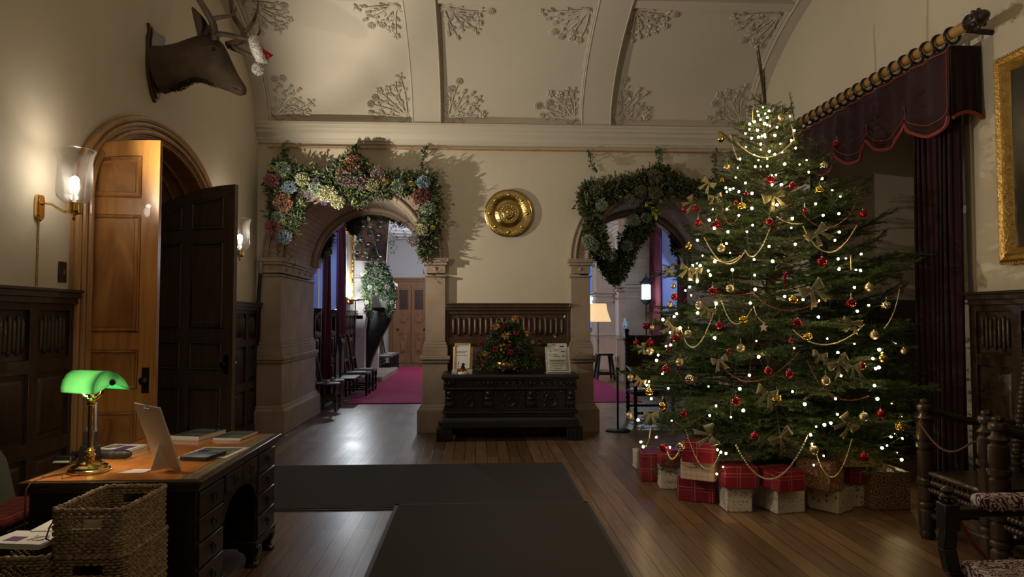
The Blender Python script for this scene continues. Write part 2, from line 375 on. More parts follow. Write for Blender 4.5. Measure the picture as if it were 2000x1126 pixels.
# right wall with window bay
mb=MB(); Y0,Y1=5.42,7.72; BZ=3.75
mb.box(XR,XR+.1,-2.5,Y0,0,5.9); mb.box(XR,XR+.1,Y1,YB+.2,0,5.9); mb.box(XR,XR+1.25,Y0,Y1,BZ,5.9)
mb.box(XR+.1,XR+1.25,Y1,Y1+.1,0,BZ); mb.box(XR+.1,XR+1.25,Y0-.1,Y0,0,BZ); mb.box(XR+1.25,XR+1.35,Y0,Y1,0,BZ)
struct(mb.build('wall_right',K['plaster'],smooth=False))
struct(MB().box(-3.8,XR+.1,-2.6,-2.5,0,5.9).build('wall_behind',K['plaster'],smooth=False))
# slim moulding round the bay opening
mb=MB(); mb.box(XR-.02,XR+.0,Y0-.09,Y0-.03,1.7,BZ+.08); mb.box(XR-.02,XR,Y1+.03,Y1+.09,1.7,BZ+.08)
ti+=1; struct(mb.build('trim_%d'%ti,K['plaster']))
# bay window joinery (wooden mullioned window, blinds drawn)
mb=MB()
for k in range(5):
    y=Y0+.0+k*(Y1-Y0)/4; mb.box(XR+1.17,XR+1.25,y-.05,y+.05,1.7,BZ)
for z in (1.75,2.7,3.3,BZ-.06): mb.box(XR+1.18,XR+1.24,Y0,Y1,z-.04,z+.04)
w1=struct(mb.build('window_1',K['pale_stone']))
# vaulted ceiling ------------------------------------------------------------
VA,VB,VY,VZ=3.4,1.43,9.52,4.20
def vpt(t,o=0): # t 0..pi/2 ; o inward offset
    y=VY-VA+VA*math.cos(t); z=VZ+VB*math.sin(t)
    ny=-math.cos(t)/VA; nz=-math.sin(t)/VB; l=math.hypot(ny,nz); ny/=l; nz/=l
    return y+ny*o, z+nz*o, ny, nz
TS=[PI/2*(i/48)**1.3 for i in range(49)]
mb=MB()
for i in range(48):
    a,b=vpt(TS[i]),vpt(TS[i+1]); mb.add([(XL,a[0],a[1]),(XR,a[0],a[1]),(XR,b[0],b[1]),(XL,b[0],b[1])],[(0,1,2,3)])
yt,zt=vpt(PI/2)[:2]
mb.add([(XL,yt,zt),(XR,yt,zt),(XR,-2.5,zt),(XL,-2.5,zt)],[(0,1,2,3)])
mb.add([(XL,YB,VZ),(XR,YB,VZ),(XR,VY,VZ),(XL,VY,VZ)],[(0,1,2,3)])
struct(mb.build('ceiling',K['ceil'],ang=60))
# arc length table
SL=[0]
for i in range(48):
    a,b=vpt(TS[i]),vpt(TS[i+1]); SL.append(SL[-1]+math.hypot(a[0]-b[0],a[1]-b[1]))
def s2t(s):
    for i in range(48):
        if SL[i+1]>=s: return TS[i]+(TS[i+1]-TS[i])*(s-SL[i])/(SL[i+1]-SL[i])
    return PI/2
RIBS=[(-3.0,-2.84),(-.875,-.495),(1.46,1.86),(3.84,4.0)]
for x0,x1 in RIBS:
    mb=MB(); n=40
    for i in range(n):
        a=vpt(PI/2*i/n,0); b=vpt(PI/2*(i+1)/n,0); c=vpt(PI/2*(i+1)/n,.085); d=vpt(PI/2*i/n,.085)
        mb.prism([(a[0],a[1]),(b[0],b[1]),(c[0],c[1]),(d[0],d[1])],'x',x0,x1)
    mb.box(x0,x1,-2.5,yt,zt-.085,zt)
    for x in (x0,x1):
        sg=-1 if x==x0 else 1
        if abs(x-XL)<.05 or abs(x-XR)<.05: continue
        for dx,o,r in ((.012,.02,.014),(.03,.012,.010),(-.0,.085,.010)):
            mb.tube([(x+sg*dx,)+vpt(PI/2*i/n,o)[:2] for i in range(n+1)],r,6)
    ti+=1; struct(mb.build('trim_%d'%ti,K['ceil'],ang=40))
# horizontal rib just above the upper sprays
mb=MB()
for k,(s0,s1) in enumerate(((1.90,2.03),)):
    a,b=s2t(s0),s2t(s1); q=[vpt(a,0),vpt(b,0),vpt(b,.06),vpt(a,.06)]
    mb.prism([(p[0],p[1]) for p in q],'x',XL,XR)
ti+=1; struct(mb.build('trim_%d'%ti,K['ceil']))
# cornice along the back wall
mb=MB()
prof=[(0,3.955),(.03,3.955),(.03,3.985),(.05,3.99),(.055,4.02),(.08,4.05),(.12,4.075),(.13,4.12),(.16,4.13),(.17,4.175),(.185,4.18),(.185,4.215),(0,4.215)]
mb.prism([(YB-a,z) for a,z in prof],'x',XL,XR); ti+=1; struct(mb.build('trim_%d'%ti,K['ceil'],ang=25))
# plaster sprays in the panel corners -----------------------------------------
def spray(x0,dx,s0,ds,seed,name):
    rnd=random.Random(seed); mb=MB()
    def Q(u,v,o=0):
        s=max(.02,s0+ds*v); t=s2t(s); y,z,ny,nz=vpt(t,o); return Vector((x0+dx*u,y,z))
    def tube(pts,r): mb.tube([Q(u,v,.012) for u,v in pts],r,6)
    def leaf(u,v,a,l,w):
        n=6; ca,sa=math.cos(a),math.sin(a); base=len(mb.v); vs=[];fs=[]
        for i in range(n+1):
            t=i/n; ww=w*math.sin(PI*min(1,t*.96+.02))**.8
            for k,o in ((-1,.004),(-.5,.022),(0,.012),(.5,.022),(1,.004)):
                vs.append(Q(u+ca*l*t-sa*ww*k,v+sa*l*t+ca*ww*k,o))
        for i in range(n):
            for k in range(4): fs.append((i*5+k,i*5+k+1,i*5+k+6,i*5+k+5))
        mb.add(vs,fs)
    def dome(u,v,r,h,n=9):
        vs=[Q(u,v,h)];fs=[]
        for j,(rr,hh) in enumerate(((.6,.8),(1,.1))):
            for i in range(n):
                a=2*PI*i/n; vs.append(Q(u+r*rr*math.cos(a),v+r*rr*math.sin(a),h*hh))
        for i in range(n): fs.append((0,1+i,1+(i+1)%n)); fs.append((1+i,1+n+i,1+n+(i+1)%n,1+(i+1)%n))
        mb.add(vs,fs)
    def flower(u,v,kind,a):
        if kind==0:
            for k in range(5):
                b=a+2*PI*k/5; dome(u+.032*math.cos(b),v+.032*math.sin(b),.024,.034)
            dome(u,v,.016,.045,7)
        elif kind==1:
            for k in range(14):
                b=2*PI*k/14; dome(u+.042*math.cos(b),v+.042*math.sin(b),.012,.026,6)
            for k in range(8):
                b=2*PI*k/8; dome(u+.024*math.cos(b),v+.024*math.sin(b),.012,.036,6)
            dome(u,v,.012,.044,6)
        elif kind==2:
            for i in range(5):
                for k in (-1,0,1): dome(u+math.cos(a)*(i-2)*.014-math.sin(a)*k*.013,v+math.sin(a)*(i-2)*.014+math.cos(a)*k*.013,.011,.036-.006*abs(k),6)
        else:
            for k in range(4):
                b=a+.4+PI/2*k; leaf(u+.008*math.cos(b),v+.008*math.sin(b),b,.06,.022)
            dome(u,v,.015,.04,7)
    # rosette of leaves in the corner
    for k in range(5): leaf(.05,.05,PI*(-.08+.17*k)+rnd.uniform(-.1,.1),.12,.03)
    angs=[.12,.34,.55,.78,1.0,1.26,1.46]; 
    for i,a in enumerate(angs):
        l=rnd.uniform(.36,.56)*(1.08 if i in(0,6) else 1); cv=rnd.uniform(-.5,.5)
        pts=[]
        for k in range(9):
            t=k/8; aa=a+cv*(t-.5)*.7; pts.append((.06+l*t*math.cos(a)-math.sin(a)*cv*.25*math.sin(PI*t)*l*.5,.06+l*t*math.sin(a)+math.cos(a)*cv*.25*math.sin(PI*t)*l*.5))
        tube(pts,[.011-.006*k/8 for k in range(9)])
        flower(pts[-1][0],pts[-1][1],(seed+i*7+i//2)%4,a)
        for k in (3,5,6):
            sg=1 if (k+i)%2 else -1; leaf(pts[k][0],pts[k][1],a+sg*rnd.uniform(.6,1.0),rnd.uniform(.06,.10),.018)
        if i in (1,4):
            u,v=pts[4]; cur=[(u+.07*math.cos(q)*q/4.5*1.2-.0,v+.07*math.sin(q)*q/4.5*1.2) for q in [j*.45 for j in range(12)]]; tube(cur,.006); dome(cur[-1][0],cur[-1][1],.016,.03)
    return mb.build(name,K['ceil'],ang=50)
bays=[(-2.84,-.875),(-.495,1.46),(1.86,3.84)]; sd=3
for b0,b1 in bays:
    for (x0,dx) in ((b0+.03,1),(b1-.03,-1)):
        for (s0,ds) in ((.05,1),(1.86,-1)):
            sd+=5; ti+=1; struct(spray(x0,dx,s0,ds,sd,'trim_%d'%ti))
# picture rail rod -------------------------------------------------------------
mb=MB(); mb.tube([(-2.86,YB-.05,3.885),(3.75,YB-.05,3.885)],.012,8)
for x in (-2.8,-1.6,-.4,.8,2.0,3.2): mb.box(x-.008,x+.008,YB-.05,YB,3.88,3.9)
tag(mb.build('picture_rail',K['framewood'],own=True),'thin brown picture hanging rail under the cornice of the arcade wall','rail')
# panelled dado ------------------------------------------------------------------
def dado(origin,dirv,nrm,length,name,m,H=1.75,pw=.46,seed=0,zb=0,cap=True,ridges=7):
    d=Vector(dirv).normalized(); n=Vector(nrm).normalized(); M=Matrix(((d.x,n.x,0,origin[0]),(d.y,n.y,0,origin[1]),(0,0,1,origin[2]),(0,0,0,1)))
    mb=MB(); mb.M=M; mb.box(0,length,0,.03,0,H-.05)
    k=max(1,round(length/pw)); w=length/k
    rows=[(.16,.62),(.72,1.18),(1.27,1.60)]
    mb.box(0,length,.03,.075,0,.13); mb.box(0,length,.03,.06,.13,.16)
    for z0,z1 in ((.62,.72),(1.18,1.27),(1.60,H-.04)): mb.box(0,length,.03,.055,z0,z1)
    if cap:
        mb.box(0,length,.0,.085,H-.10,H-.06); mb.box(0,length,0,.11,H-.06,H-.02); mb.box(0,length,0,.13,H-.02,H)
    for i in range(k+1):
        x=i*w; a=max(0,x-.045); b=min(length,x+.045); mb.box(a,b,.03,.056,.13,H-.1)
    for i in range(k):
        a=i*w+.045;b=(i+1)*w-.045
        for z0,z1 in rows[:2]:
            mb.M=M; mb.M=M@Matrix(((1,0,0,0),(0,0,1,0),(0,1,0,0),(0,0,0,1))) ; mb.frus(a+.035,b-.035,z0+.035,z1-.035,.03,.045,.02); mb.M=M
        z0,z1=rows[2]; nn=ridges
        for j in range(nn):
            x=a+.03+(b-a-.06)*(j+.5)/nn; q=(b-a-.06)/nn*.36
            hh=(.0 if j%2 else .02)
            mb.tube([(x,.034,z0+.03+hh),(x,.036,z0+.05+hh),(x,.036,z1-.06-hh),(x,.034,z1-.035-hh)],[q*.3,q,q,q*.3],8)
    return struct(mb.build(name,m,bevel=.003))
ti+=1; dado((XL,-2.4,0),(0,1,0),(1,0,0),DY-1.42+2.4,'trim_%d'%ti,K['oakdark'])
ti+=1; dado((XL,DY+1.42,0),(0,1,0),(1,0,0),YB-DY-1.42,'trim_%d'%ti,K['oakdark'])
ti+=1; dado((-.42,YB,0),(1,0,0),(0,-1,0),1.725,'trim_%d'%ti,K['oakmid'],pw=1.7,ridges=21)
ti+=1; dado((XR,-2.4,0),(0,1,0),(-1,0,0),Y0-.1+2.4,'trim_%d'%ti,K['oakdark'])
ti+=1; dado((XR,Y1+.12,0),(0,1,0),(-1,0,0),YB-Y1-.12,'trim_%d'%ti,K['oakdark'])
ti+=1; dado((XR,Y1,0),(1,0,0),(0,-1,0),1.24,'trim_%d'%ti,K['oakdark'])
# doorway frame ------------------------------------------------------------------
mb=MB()
def door_band(a0,b0,a1,b1,x0,x1):
    A=[(DY+a0,0)]+ell(DY,DZ,a0,b0)+[(DY-a0,0)]; B=[(DY+a1,0)]+ell(DY,DZ,a1,b1)+[(DY-a1,0)]
    mb.strip(A,B,'x',x0,x1)
door_band(1.20,.70,1.40,.86,XL,XL+.055); door_band(1.17,.67,1.215,.715,XL-.74,XL+.03)
for a,b,r,x in ((1.39,.85,.028,XL+.05),(1.33,.80,.020,XL+.065),(1.24,.735,.024,XL+.06),(1.19,.69,.018,XL+.03),(1.175,.675,.02,XL-.15),(1.175,.675,.02,XL-.3)):
    mb.tube([(x,DY+a,.0)]+[(x,y,z) for y,z in ell(DY,DZ,a,b,40)]+[(x,DY-a,.0)],r,8)
struct(mb.build('trim_%d'%(ti+1),K['framewood'],ang=30)); ti+=1
def leaf_door(name,w,hinge,free,label,thick=.055,M1=None,M2=None):
    M1=M1 or K['oakdoor']; M2=M2 or K['doorpanel']
    """leaf in local x 0(hinge)..w(free), y thickness, z up; arched top"""
    hx,hy=hinge; ang=math.atan2(free[1]-hy,free[0]-hx)
    b=.50; zs=2.46
    def top(x,ins=0): # arch height, highest at the free edge
        u=(w-x)/(w+.02); return zs+b*math.sqrt(max(0,1-u*u))-ins
    o=bpy.data.objects.new(name,None); C.objects.link(o); o.location=(hx,hy,0); o.rotation_euler=(0,0,ang); struct(o); o['label']=label
    xs=[w*i/24 for i in range(25)]
    mb=MB(); A=[(x,.02) for x in xs]; B=[(x,top(x)) for x in xs]
    mb.strip(A,B,'y',-thick*.25,thick*.25)
    s=.13
    # frame: stiles, centre stile, rails
    def piece(x0,x1,f0,f1):
        n=12; X=[x0+(x1-x0)*i/n for i in range(n+1)]
        mb.strip([(x,f0(x)) for x in X],[(x,f1(x)) for x in X],'y',-thick*.5,thick*.5)
    c=lambda z:(lambda x:z)
    piece(0,s,c(.02),top); piece(w-s,w,c(.02),top)
    for za,zb in ((.25,.82),(.99,1.30),(1.43,2.36)): piece(w/2-.055,w/2+.055,c(za),c(zb))
    piece(w/2-.055,w/2+.055,c(2.49),lambda x:top(x,.12))
    rows=[(.02,.25),(.82,.99),(1.30,1.43),(2.36,2.49)]
    for z0,z1 in rows: piece(s,w-s,c(z0),c(z1))
    piece(s,w-s,lambda x:top(x,.12),top)
    mb.build('door_frame',M1,o,ang=30)
    pz=[(.25,.82),(.99,1.30),(1.43,2.36),(2.49,None)]
    for x0,x1 in ((s,w/2-.055),(w/2+.055,w-s)):
        for z0,z1 in pz:
            m2=MB(); n=10; X=[x0+.05+(x1-x0-.1)*i/n for i in range(n+1)]
            f1=(lambda x:z1-.05) if z1 else (lambda x:max(z0+.06,top(x,.17)))
            for sg in (-1,1):
                m2.strip([(x,z0+.05) for x in X],[(x,f1(x)) for x in X],'y',0,sg*thick*.38)
                ring=[(x0+.015,sg*thick*.42,z0+.015),(x1-.015,sg*thick*.42,z0+.015)]+[(x,sg*thick*.42,((z1 or 0)-.015) if z1 else top(x,.135)) for x in [x1-.015-(x1-x0-.03)*i/8 for i in range(9)]]
                m2.tube(ring,.012,6,closed=True)
            m2.build('panel',M2,o,ang=30)
    kb=MB()
    for sg in (-1,1):
        kb.lathe([(.012,0),(.012,.03),(.03,.045),(.034,.06),(.026,.078),(.006,.085)],14,(w-.07,sg*thick*.5,1.06),Matrix.Rotation(-sg*PI/2,3,'X'))
        kb.box(w-.10,w-.045,sg*thick*.5,sg*thick*.56,.96,1.16)
    kb.build('door_knob',K['iron'],o)
    return o
leaf_door('door_1',1.17,(XL-.68,DY-1.16),(-2.585,5.609),'golden oak door leaf standing open nearest the wall light')
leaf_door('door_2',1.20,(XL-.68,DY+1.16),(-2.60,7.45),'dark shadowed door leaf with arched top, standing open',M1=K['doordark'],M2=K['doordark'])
# rubber door wedge key etc. is too small to see
# ================================================================== GALLERY BEYOND
GR=4.2; GZ=4.2
mb=MB(); mb.box(XL-.5,XL,YG,12.3,0,GZ); mb.box(XL-.5,XL,15.0,YE,0,GZ); mb.box(XL-.5,XL,12.3,15.0,0,1.70); mb.box(XL-.5,XL,12.3,15.0,3.9,GZ); mb.box(XL-.5,XL,13.3,13.42,1.7,3.9)
struct(mb.build('wall_gallery_left',K['white'],smooth=False))
mb=MB(); mb.box(GR,GR+.5,YG,13.0,0,GZ); mb.box(GR,GR+.5,15.4,YE,0,GZ); mb.box(GR,GR+.5,13.0,15.4,0,1.68); mb.box(GR,GR+.5,13.0,15.4,3.9,GZ); mb.box(XR,GR+.5,YG-.05,YG,0,GZ)
struct(mb.build('wall_gallery_right',K['white'],smooth=False))
mb=MB(); mb.box(XL-.5,3.8,YE,YE+.2,0,GZ); mb.box(4.14,GR+.5,YE,YE+.2,0,GZ); mb.box(3.8,4.14,YE,YE+.2,0,1.2); mb.box(3.8,4.14,YE,YE+.2,3.6,GZ)
struct(mb.build('wall_gallery_end',K['white'],smooth=False))
mb=MB(); mb.box(XL-.5,GR+.5,YG,YE+.2,GZ,GZ+.1); struct(mb.build('ceiling_gallery',K['white'],smooth=False))
mb=MB()
for x,sg in ((XL,1),(GR,-1)):
    for a,z0,z1 in ((.05,GZ-.22,GZ),(.12,GZ-.13,GZ),(.2,GZ-.06,GZ)): mb.box(x,x+sg*a,YG,YE,z0,z1)
for a,z0,z1 in ((.05,GZ-.12,GZ),(.1,GZ-.06,GZ)): mb.box(XL,GR,YE-a,YE,z0,z1)
# shallow strapwork ribs on the gallery ceiling
for k in range(9): mb.tube([(XL+.3+i*.7,18+k*.7+.22*math.sin(i*1.7+k),GZ-.01) for i in range(11)],.025,6)
ti+=1; struct(mb.build('trim_%d'%ti,K['white']))
# windows glazing bars
def glazing(name,x,y0,y1,z0,z1,n,m=3):
    mb=MB(); 
    for k in range(n+1):
        y=y0+(y1-y0)*k/n; mb.box(x-.025,x+.025,y-.025,y+.025,z0,z1)
    for k in range(m+1):
        z=z0+(z1-z0)*k/m; mb.box(x-.02,x+.02,y0,y1,z-.02,z+.02)
    o=struct(mb.build(name,K['pale_stone'])); MB().box(x-.003,x+.003,y0,y1,z0,z1).build('pane',K['glass'],o); return o
glazing('window_2',XL-.42,12.3,15.0,1.70,3.9,3,2); glazing('window_3',GR+.42,13.0,15.4,1.68,3.9,2,2)
mb=MB(); mb.box(3.8,3.84,YE+.05,YE+.1,1.2,3.6); mb.box(4.10,4.14,YE+.05,YE+.1,1.2,3.6); mb.box(3.8,4.14,YE+.05,YE+.1,2.3,2.35)
w4=struct(mb.build('window_4',K['pale_stone'])); MB().box(3.84,4.1,YE+.07,YE+.075,1.2,3.6).build('pane',K['glass'],w4)
ti+=1; dado((XL,YG+.15,0),(0,1,0),(1,0,0),17.0-YG-.15,'trim_%d'%ti,K['oakmid'],H=1.72)
ti+=1; dado((GR,YG+.15,0),(0,1,0),(-1,0,0),16.4-YG-.15,'trim_%d'%ti,K['oakmid'],H=1.70)
# end wall panelling and double door
mb=MB(); mb.box(XL,.2,YE-.06,YE,2.80,2.86); mb.box(XL,.2,YE-.10,YE,2.86,2.93); mb.box(XL,-2.84,YE-.05,YE,0,2.80); mb.box(-2.84,-2.74,YE-.08,YE,0,2.80); mb.box(-1.72,-1.60,YE-.08,YE,0,2.80); mb.box(-2.74,-1.72,YE-.078,YE,2.66,2.79); mb.box(-1.6,.2,YE-.05,YE,0,2.8)
for k in range(3): mb.box(XL+.01+k*.05,XL+.04+k*.05,YE-.065,YE,.1,2.7)
ti+=1; struct(mb.build('trim_%d'%ti,K['galoak'],bevel=.004))
for k,(x0,x1) in enumerate(((-2.74,-2.24),(-2.22,-1.72))):
    o=bpy.data.objects.new('door_%d'%(3+k),None); C.objects.link(o); struct(o); o.location=(x0,YE-.05,0); o['label']=('left','right')[k]+' leaf of the far double door'
    w=x1-x0; mb=MB(); mb.box(0,w,-.02,.02,.01,2.66)
    for a,b in ((0,.08),(w-.08,w)): mb.box(a,b,-.04,.02,.01,2.66)
    for a,b in ((.01,.22),(1.0,1.32),(1.68+.0,1.78),(2.56,2.66)): mb.box(.08,w-.08,-.038,.018,a,b)
    mb.build('door_frame',K['galoak'],o)
    for z0,z1 in ((.22,1.0),(1.32-.0,1.68)):
        mb=MB(); cx=w/2; cz=(z0+z1)/2; hh=(z1-z0)/2
        mb.box(cx-.10,cx+.10,-.05,.0,cz-hh*.6,cz+hh*.6); mb.box(cx-.02,cx+.02,-.05,0,z0,z1); mb.box(.08,w-.08,-.05,0,cz-.02,cz+.02)
        mb.box(cx-.08,cx+.08,-.06,0,cz-hh*.45,cz+hh*.45)
        mb.build('panel',K['galoak'],o,bevel=.006)
    mb=MB(); mb.frus(.11,w-.11,-.045,-.0,1.84,2.5,.0); mb.build('panel',K['oakmid'],o,bevel=.01)
    MB().ball((.06 if k==0 else w-.06,-.07,1.15),.035,10).build('door_knob',K['iron'],o)
# stone piers in the gallery (right side)
def pier(x0,x1,y0,y1,m,ht,top=True):
    mb=MB(); mb.box(x0,x1,y0,y1,0,ht)
    mb.frus(x0-.10,x1+.0,y0-.12,y1+.12,0,.38,.03); mb.box(x0-.05,x1,y0-.06,y1+.06,.38,1.02); mb.frus(x0-.09,x1,y0-.10,y1+.1,1.02,1.10,.02)
    for a,z in ((.03,2.02),(.05,2.20),(.09,2.28)): mb.box(x0-a,x1,y0-a,y1+a,z,z+.06)
    return mb
ti+=1; m1=pier(3.62,GR,16.6,17.4,K['stone'],GZ); m1.strip([(y,z) for y,z in ell(15.4,2.3,1.2,1.5,20,0,PI/2)],[(y,z) for y,z in ell(15.4,2.3,1.38,1.68,20,0,PI/2)],'x',3.85,GR); struct(m1.build('trim_%d'%ti,K['stone'],bevel=.006))
ti+=1; struct(pier(3.62,GR,20.7,21.5,K['pale_stone'],GZ).build('trim_%d'%ti,K['pale_stone'],bevel=.006))
# ================================================================== HALL OBJECTS
# ---- wall sconces
K['bulb']=emis('glowing_bulb',(1,.93,.80),45)
K['hglass']=glassmat('hurricane_glass',(.96,.96,.96),gl=.22,rough=.15,k=.42)
K['candle']=mat('white_candle_tube',(.8,.8,.78),rough=.4)
def sconce(y,label,z=2.30):
    o=thing('wall_lamp',label,'wall lamp',(XL,y,z),0,'brass wall lamps with hurricane glass shades')
    mb=MB(); 
    pl=[(-.03,-.075),(.03,-.075),(.042,-.06),(.042,.075),(.03,.09),(-.03,.09),(-.042,.075),(-.042,-.06)]
    mb.prism(pl,'x',.001,.02); mb.prism([(a*.75,b*.82) for a,b in pl],'x',.02,.028); mb.lathe([(.012,-.09),(.018,-.082),(.012,-.07)],10,(.012,0,0))
    mb.build('backplate',K['brass'],o,bevel=.002,smooth=False)
    mb=MB(); mb.tube([(.02,0,.03),(.05,0,.035),(.09,0,.028),(.13,0,.0),(.17,0,-.025),(.215,0,-.03)],.008,10); mb.ball((.026,0,.03),.014,10); mb.build('arm',K['brass'],o)
    cx=.24
    mb=MB(); mb.lathe([(.004,-.085),(.012,-.078),(.014,-.068),(.007,-.06),(.008,-.052),(.03,-.04),(.05,-.034),(.052,-.02),(.047,-.018),(.047,.028),(.051,.03),(.051,.036),(.04,.036),(.04,.03)],28,(cx,0,0),cap=False)
    mb.build('cup',K['brass'],o,ang=30)
    mb=MB(); mb.lathe([(.012,.0),(.012,.14),(.011,.142)],16,(cx,0,0)); mb.build('candle_tube',K['candle'],o)
    b=MB().lathe([(.010,.14),(.016,.155),(.026,.175),(.028,.19),(.024,.208),(.012,.220),(.001,.224)],18,(cx,0,0)); b.build('bulb',K['bulb'],o,ang=180)
    mb=MB(); pr=[(.05,.03),(.085,.05),(.105,.075),(.112,.11),(.108,.22),(.106,.32),(.112,.36),(.128,.40)]
    mb.lathe(pr,36,(cx,0,0),cap=False); mb.lathe([(r-.003,zz) for r,zz in pr],36,(cx,0,0),cap=False); mb.tube([(cx+.1275*math.cos(2*PI*i/36),.1275*math.sin(2*PI*i/36),.40) for i in range(36)],.0022,6,closed=True)
    mb.build('glass_shade',K['hglass'],o,ang=180); return o
SC=[(XL+.24,4.87,2.30),(XL+.24,8.20,2.30)]
sconce(4.87,'brass wall lamp with a tall clear glass shade left of the arched door frame'); sconce(8.20,'brass wall lamp with clear glass shade beyond the dark door leaf, by the arcade wall')
# conduit strip & switch
o=tag(MB().tube([(XL+.006,4.87,2.21),(XL+.006,4.87,1.76)],.006,6).build('cable_conduit',K['oldbrass'],own=True),'thin vertical cable conduit running down below the near wall lamp','conduit')
o=thing('light_switch','dark brown square light switch plate on the cream wall beside the door frame','light switch',(XL,5.16,1.88))
MB().box(0,.012,-.045,.045,-.075,.075).build('plate',K['oakdark'],o,bevel=.003); MB().box(.012,.02,-.01,.01,-.02,.02).build('toggle',K['oldbrass'],o)
# ---- mounted stag head
sp=(XL,6.50,3.90)
def prof(x,y): # photo silhouette point in the vertical plane through the head
    p=P(x,y,Y=6.50); return Vector((p.x-XL,0,p.z-sp[2]))
st=thing('mounted_stag_head','taxidermy stag head with large antlers mounted on a wooden shield above the doorway','stag head',sp)
mb=MB(); sh=[(0,-.36),(.07,-.30),(.13,-.18),(.165,0),(.165,.2),(.14,.27),(.16,.33),(0,.30),(-.16,.33),(-.14,.27),(-.165,.2),(-.165,0),(-.13,-.18),(-.07,-.30)]
mb.prism(sh,'x',.001,.03); mb.prism([(a*.88,b*.9) for a,b in sh],'x',.03,.045); mb.build('shield_plaque',K['oakmid'],st,bevel=.006)
secs=[((299,90),(316,184),.19),((319,92),(333,177),.175),((348,86),(354,169),.155),((376,75),(371,159),.135),((396,68),(386,157),.125),((412,70),(402,161),.128),((427,76),(418,168),.128),((438,88),(430,173),.118),((447,106),(441,177),.098),((455,124),(450,180),.080),((463,140),(459,184),.068),((470,153),(466,187),.064),((477,163),(472,187),.060),((481,170),(476,185),.046),((482.5,175),(479,181),.020)]
n=24; vs=[];fs=[]
for i,(a,b,w) in enumerate(secs):
    A,B=prof(*a),prof(*b); c=(A+B)/2; h=(A-B)/2
    for j in range(n):
        t=2*PI*j/n; cc=math.cos(t); ss=math.sin(t); k=abs(cc)**.9*(1 if cc>0 else -1)
        wid=w*(1.0 if i<3 else (1-.18*max(0,cc) if i>5 else 1)); vs.append(c+h*k+Vector((0,wid*ss,0)))
for i in range(len(secs)-1):
    for j in range(n): fs.append((i*n+j,i*n+(j+1)%n,(i+1)*n+(j+1)%n,(i+1)*n+j))
fs+=[tuple(range(n)),tuple(range(len(secs)*n-1,(len(secs)-1)*n-1,-1))]
mb=MB(); mb.add(vs,fs)
# brow ridges, cheek
for s in (-1,1):
    p=prof(424,100); mb.ball((p.x,s*.105,p.z),.035,12,(1.3,.6,.7)); p=prof(415,120); mb.ball((p.x,s*.085,p.z-.02),.06,12,(1.2,.5,1.1))
    p=prof(472,170); mb.ball((p.x,s*.042,p.z),.020,10,(1,.7,1))
body=mb.build('head_and_neck',K['fur'],st,ang=180)
q=body.modifiers.new('r','REMESH'); q.mode='VOXEL'; q.voxel_size=.012; q.use_smooth_shade=True
q=body.modifiers.new('sm','SMOOTH'); q.factor=.6; q.iterations=6
# shaggy throat hair tufts
pts=[];nr=[]
for i in range(1300):
    t=random.random(); k=random.randrange(1,6); a=prof(*secs[k][1]); b=prof(*secs[k+1][1]); c=a.lerp(b,t); w=secs[k][2]*.8
    yy=random.uniform(-.55,.55); pts.append((c.x,yy*w,c.z+.006+.02*yy*yy)); nr.append((1.2,yy*.3,-.8))
for i in range(1200):
    k=random.randrange(0,5); a=prof(*secs[k][0]); b=prof(*secs[k+1][0]); c=a.lerp(b,random.random()); yy=random.uniform(-1,1); pts.append((c.x,yy*secs[k][2]*.5,c.z-.01-.06*yy*yy)); nr.append((.9,yy*.3,.15))
me=leafmesh('hair',pts,(.012,.035),[(.06,.038,.02),(.09,.057,.03),(.04,.025,.014)],np.array(nr)*1.6,wid=.08); addmesh('hair',me,K['greenleaf'],st)
for s in (-1,1):
    p=prof(473,169); MB().ball((p.x,s*.052,p.z),.012,8,(1.3,.6,.8)).build('nostril',K['ink'],st)
    MB().tube([prof(478,181)+Vector((0,s*.04,0)),prof(468,181)+Vector((0,s*.062,0)),prof(458,176)+Vector((0,s*.066,0))],.004,6).build('mouth_line',K['ink'],st)
    p=prof(424,105); mb=MB(); mb.ball((p.x+.01,s*.118,p.z),.019,12,(1,.6,1)); mb.build('eye',mat('dark_glass_eye',(.005,.004,.003),rough=.05,coat=1),st)
    # ear
    a=prof(400,80); vs=[];fs=[]; tip=prof(396,34)
    L=tip-a; ax=L.normalized()
    mb=MB()
    def ef(u,v):
        w=.085*math.sin(PI*min(1,v*.93+.05))**.7; th=(u-.5)*PI*1.15
        base=a+Vector((0,s*.09,0)); return base+L*v+Vector((0,s*.10*v,0))+Vector((0,1,0))*(w*math.sin(th))+Vector((1,0,0))*(w*.8*(1-math.cos(th))-.02)
    mb.grid(ef,8,10); mb.build('ear',K['fur'],st,solid=.012,ang=180)
def ant(pts,r0,r1,mb):
    k=len(pts); P3=[]
    for x,y,yy in pts: p=prof(x,y); P3.append(Vector((p.x,yy,p.z)))
    # smooth
    out=[]
    for i in range(k-1):
        p0=P3[max(i-1,0)];p1=P3[i];p2=P3[i+1];p3=P3[min(i+2,k-1)]
        for t in (0,.25,.5,.75): out.append(.5*((2*p1)+(p2-p0)*t+(2*p0-5*p1+4*p2-p3)*t*t+(-p0+3*p1-3*p2+p3)*t**3))
    out.append(P3[-1]); m=len(out); mb.tube(out,[r0+(r1-r0)*(i/(m-1))**1.3 for i in range(m)],10)
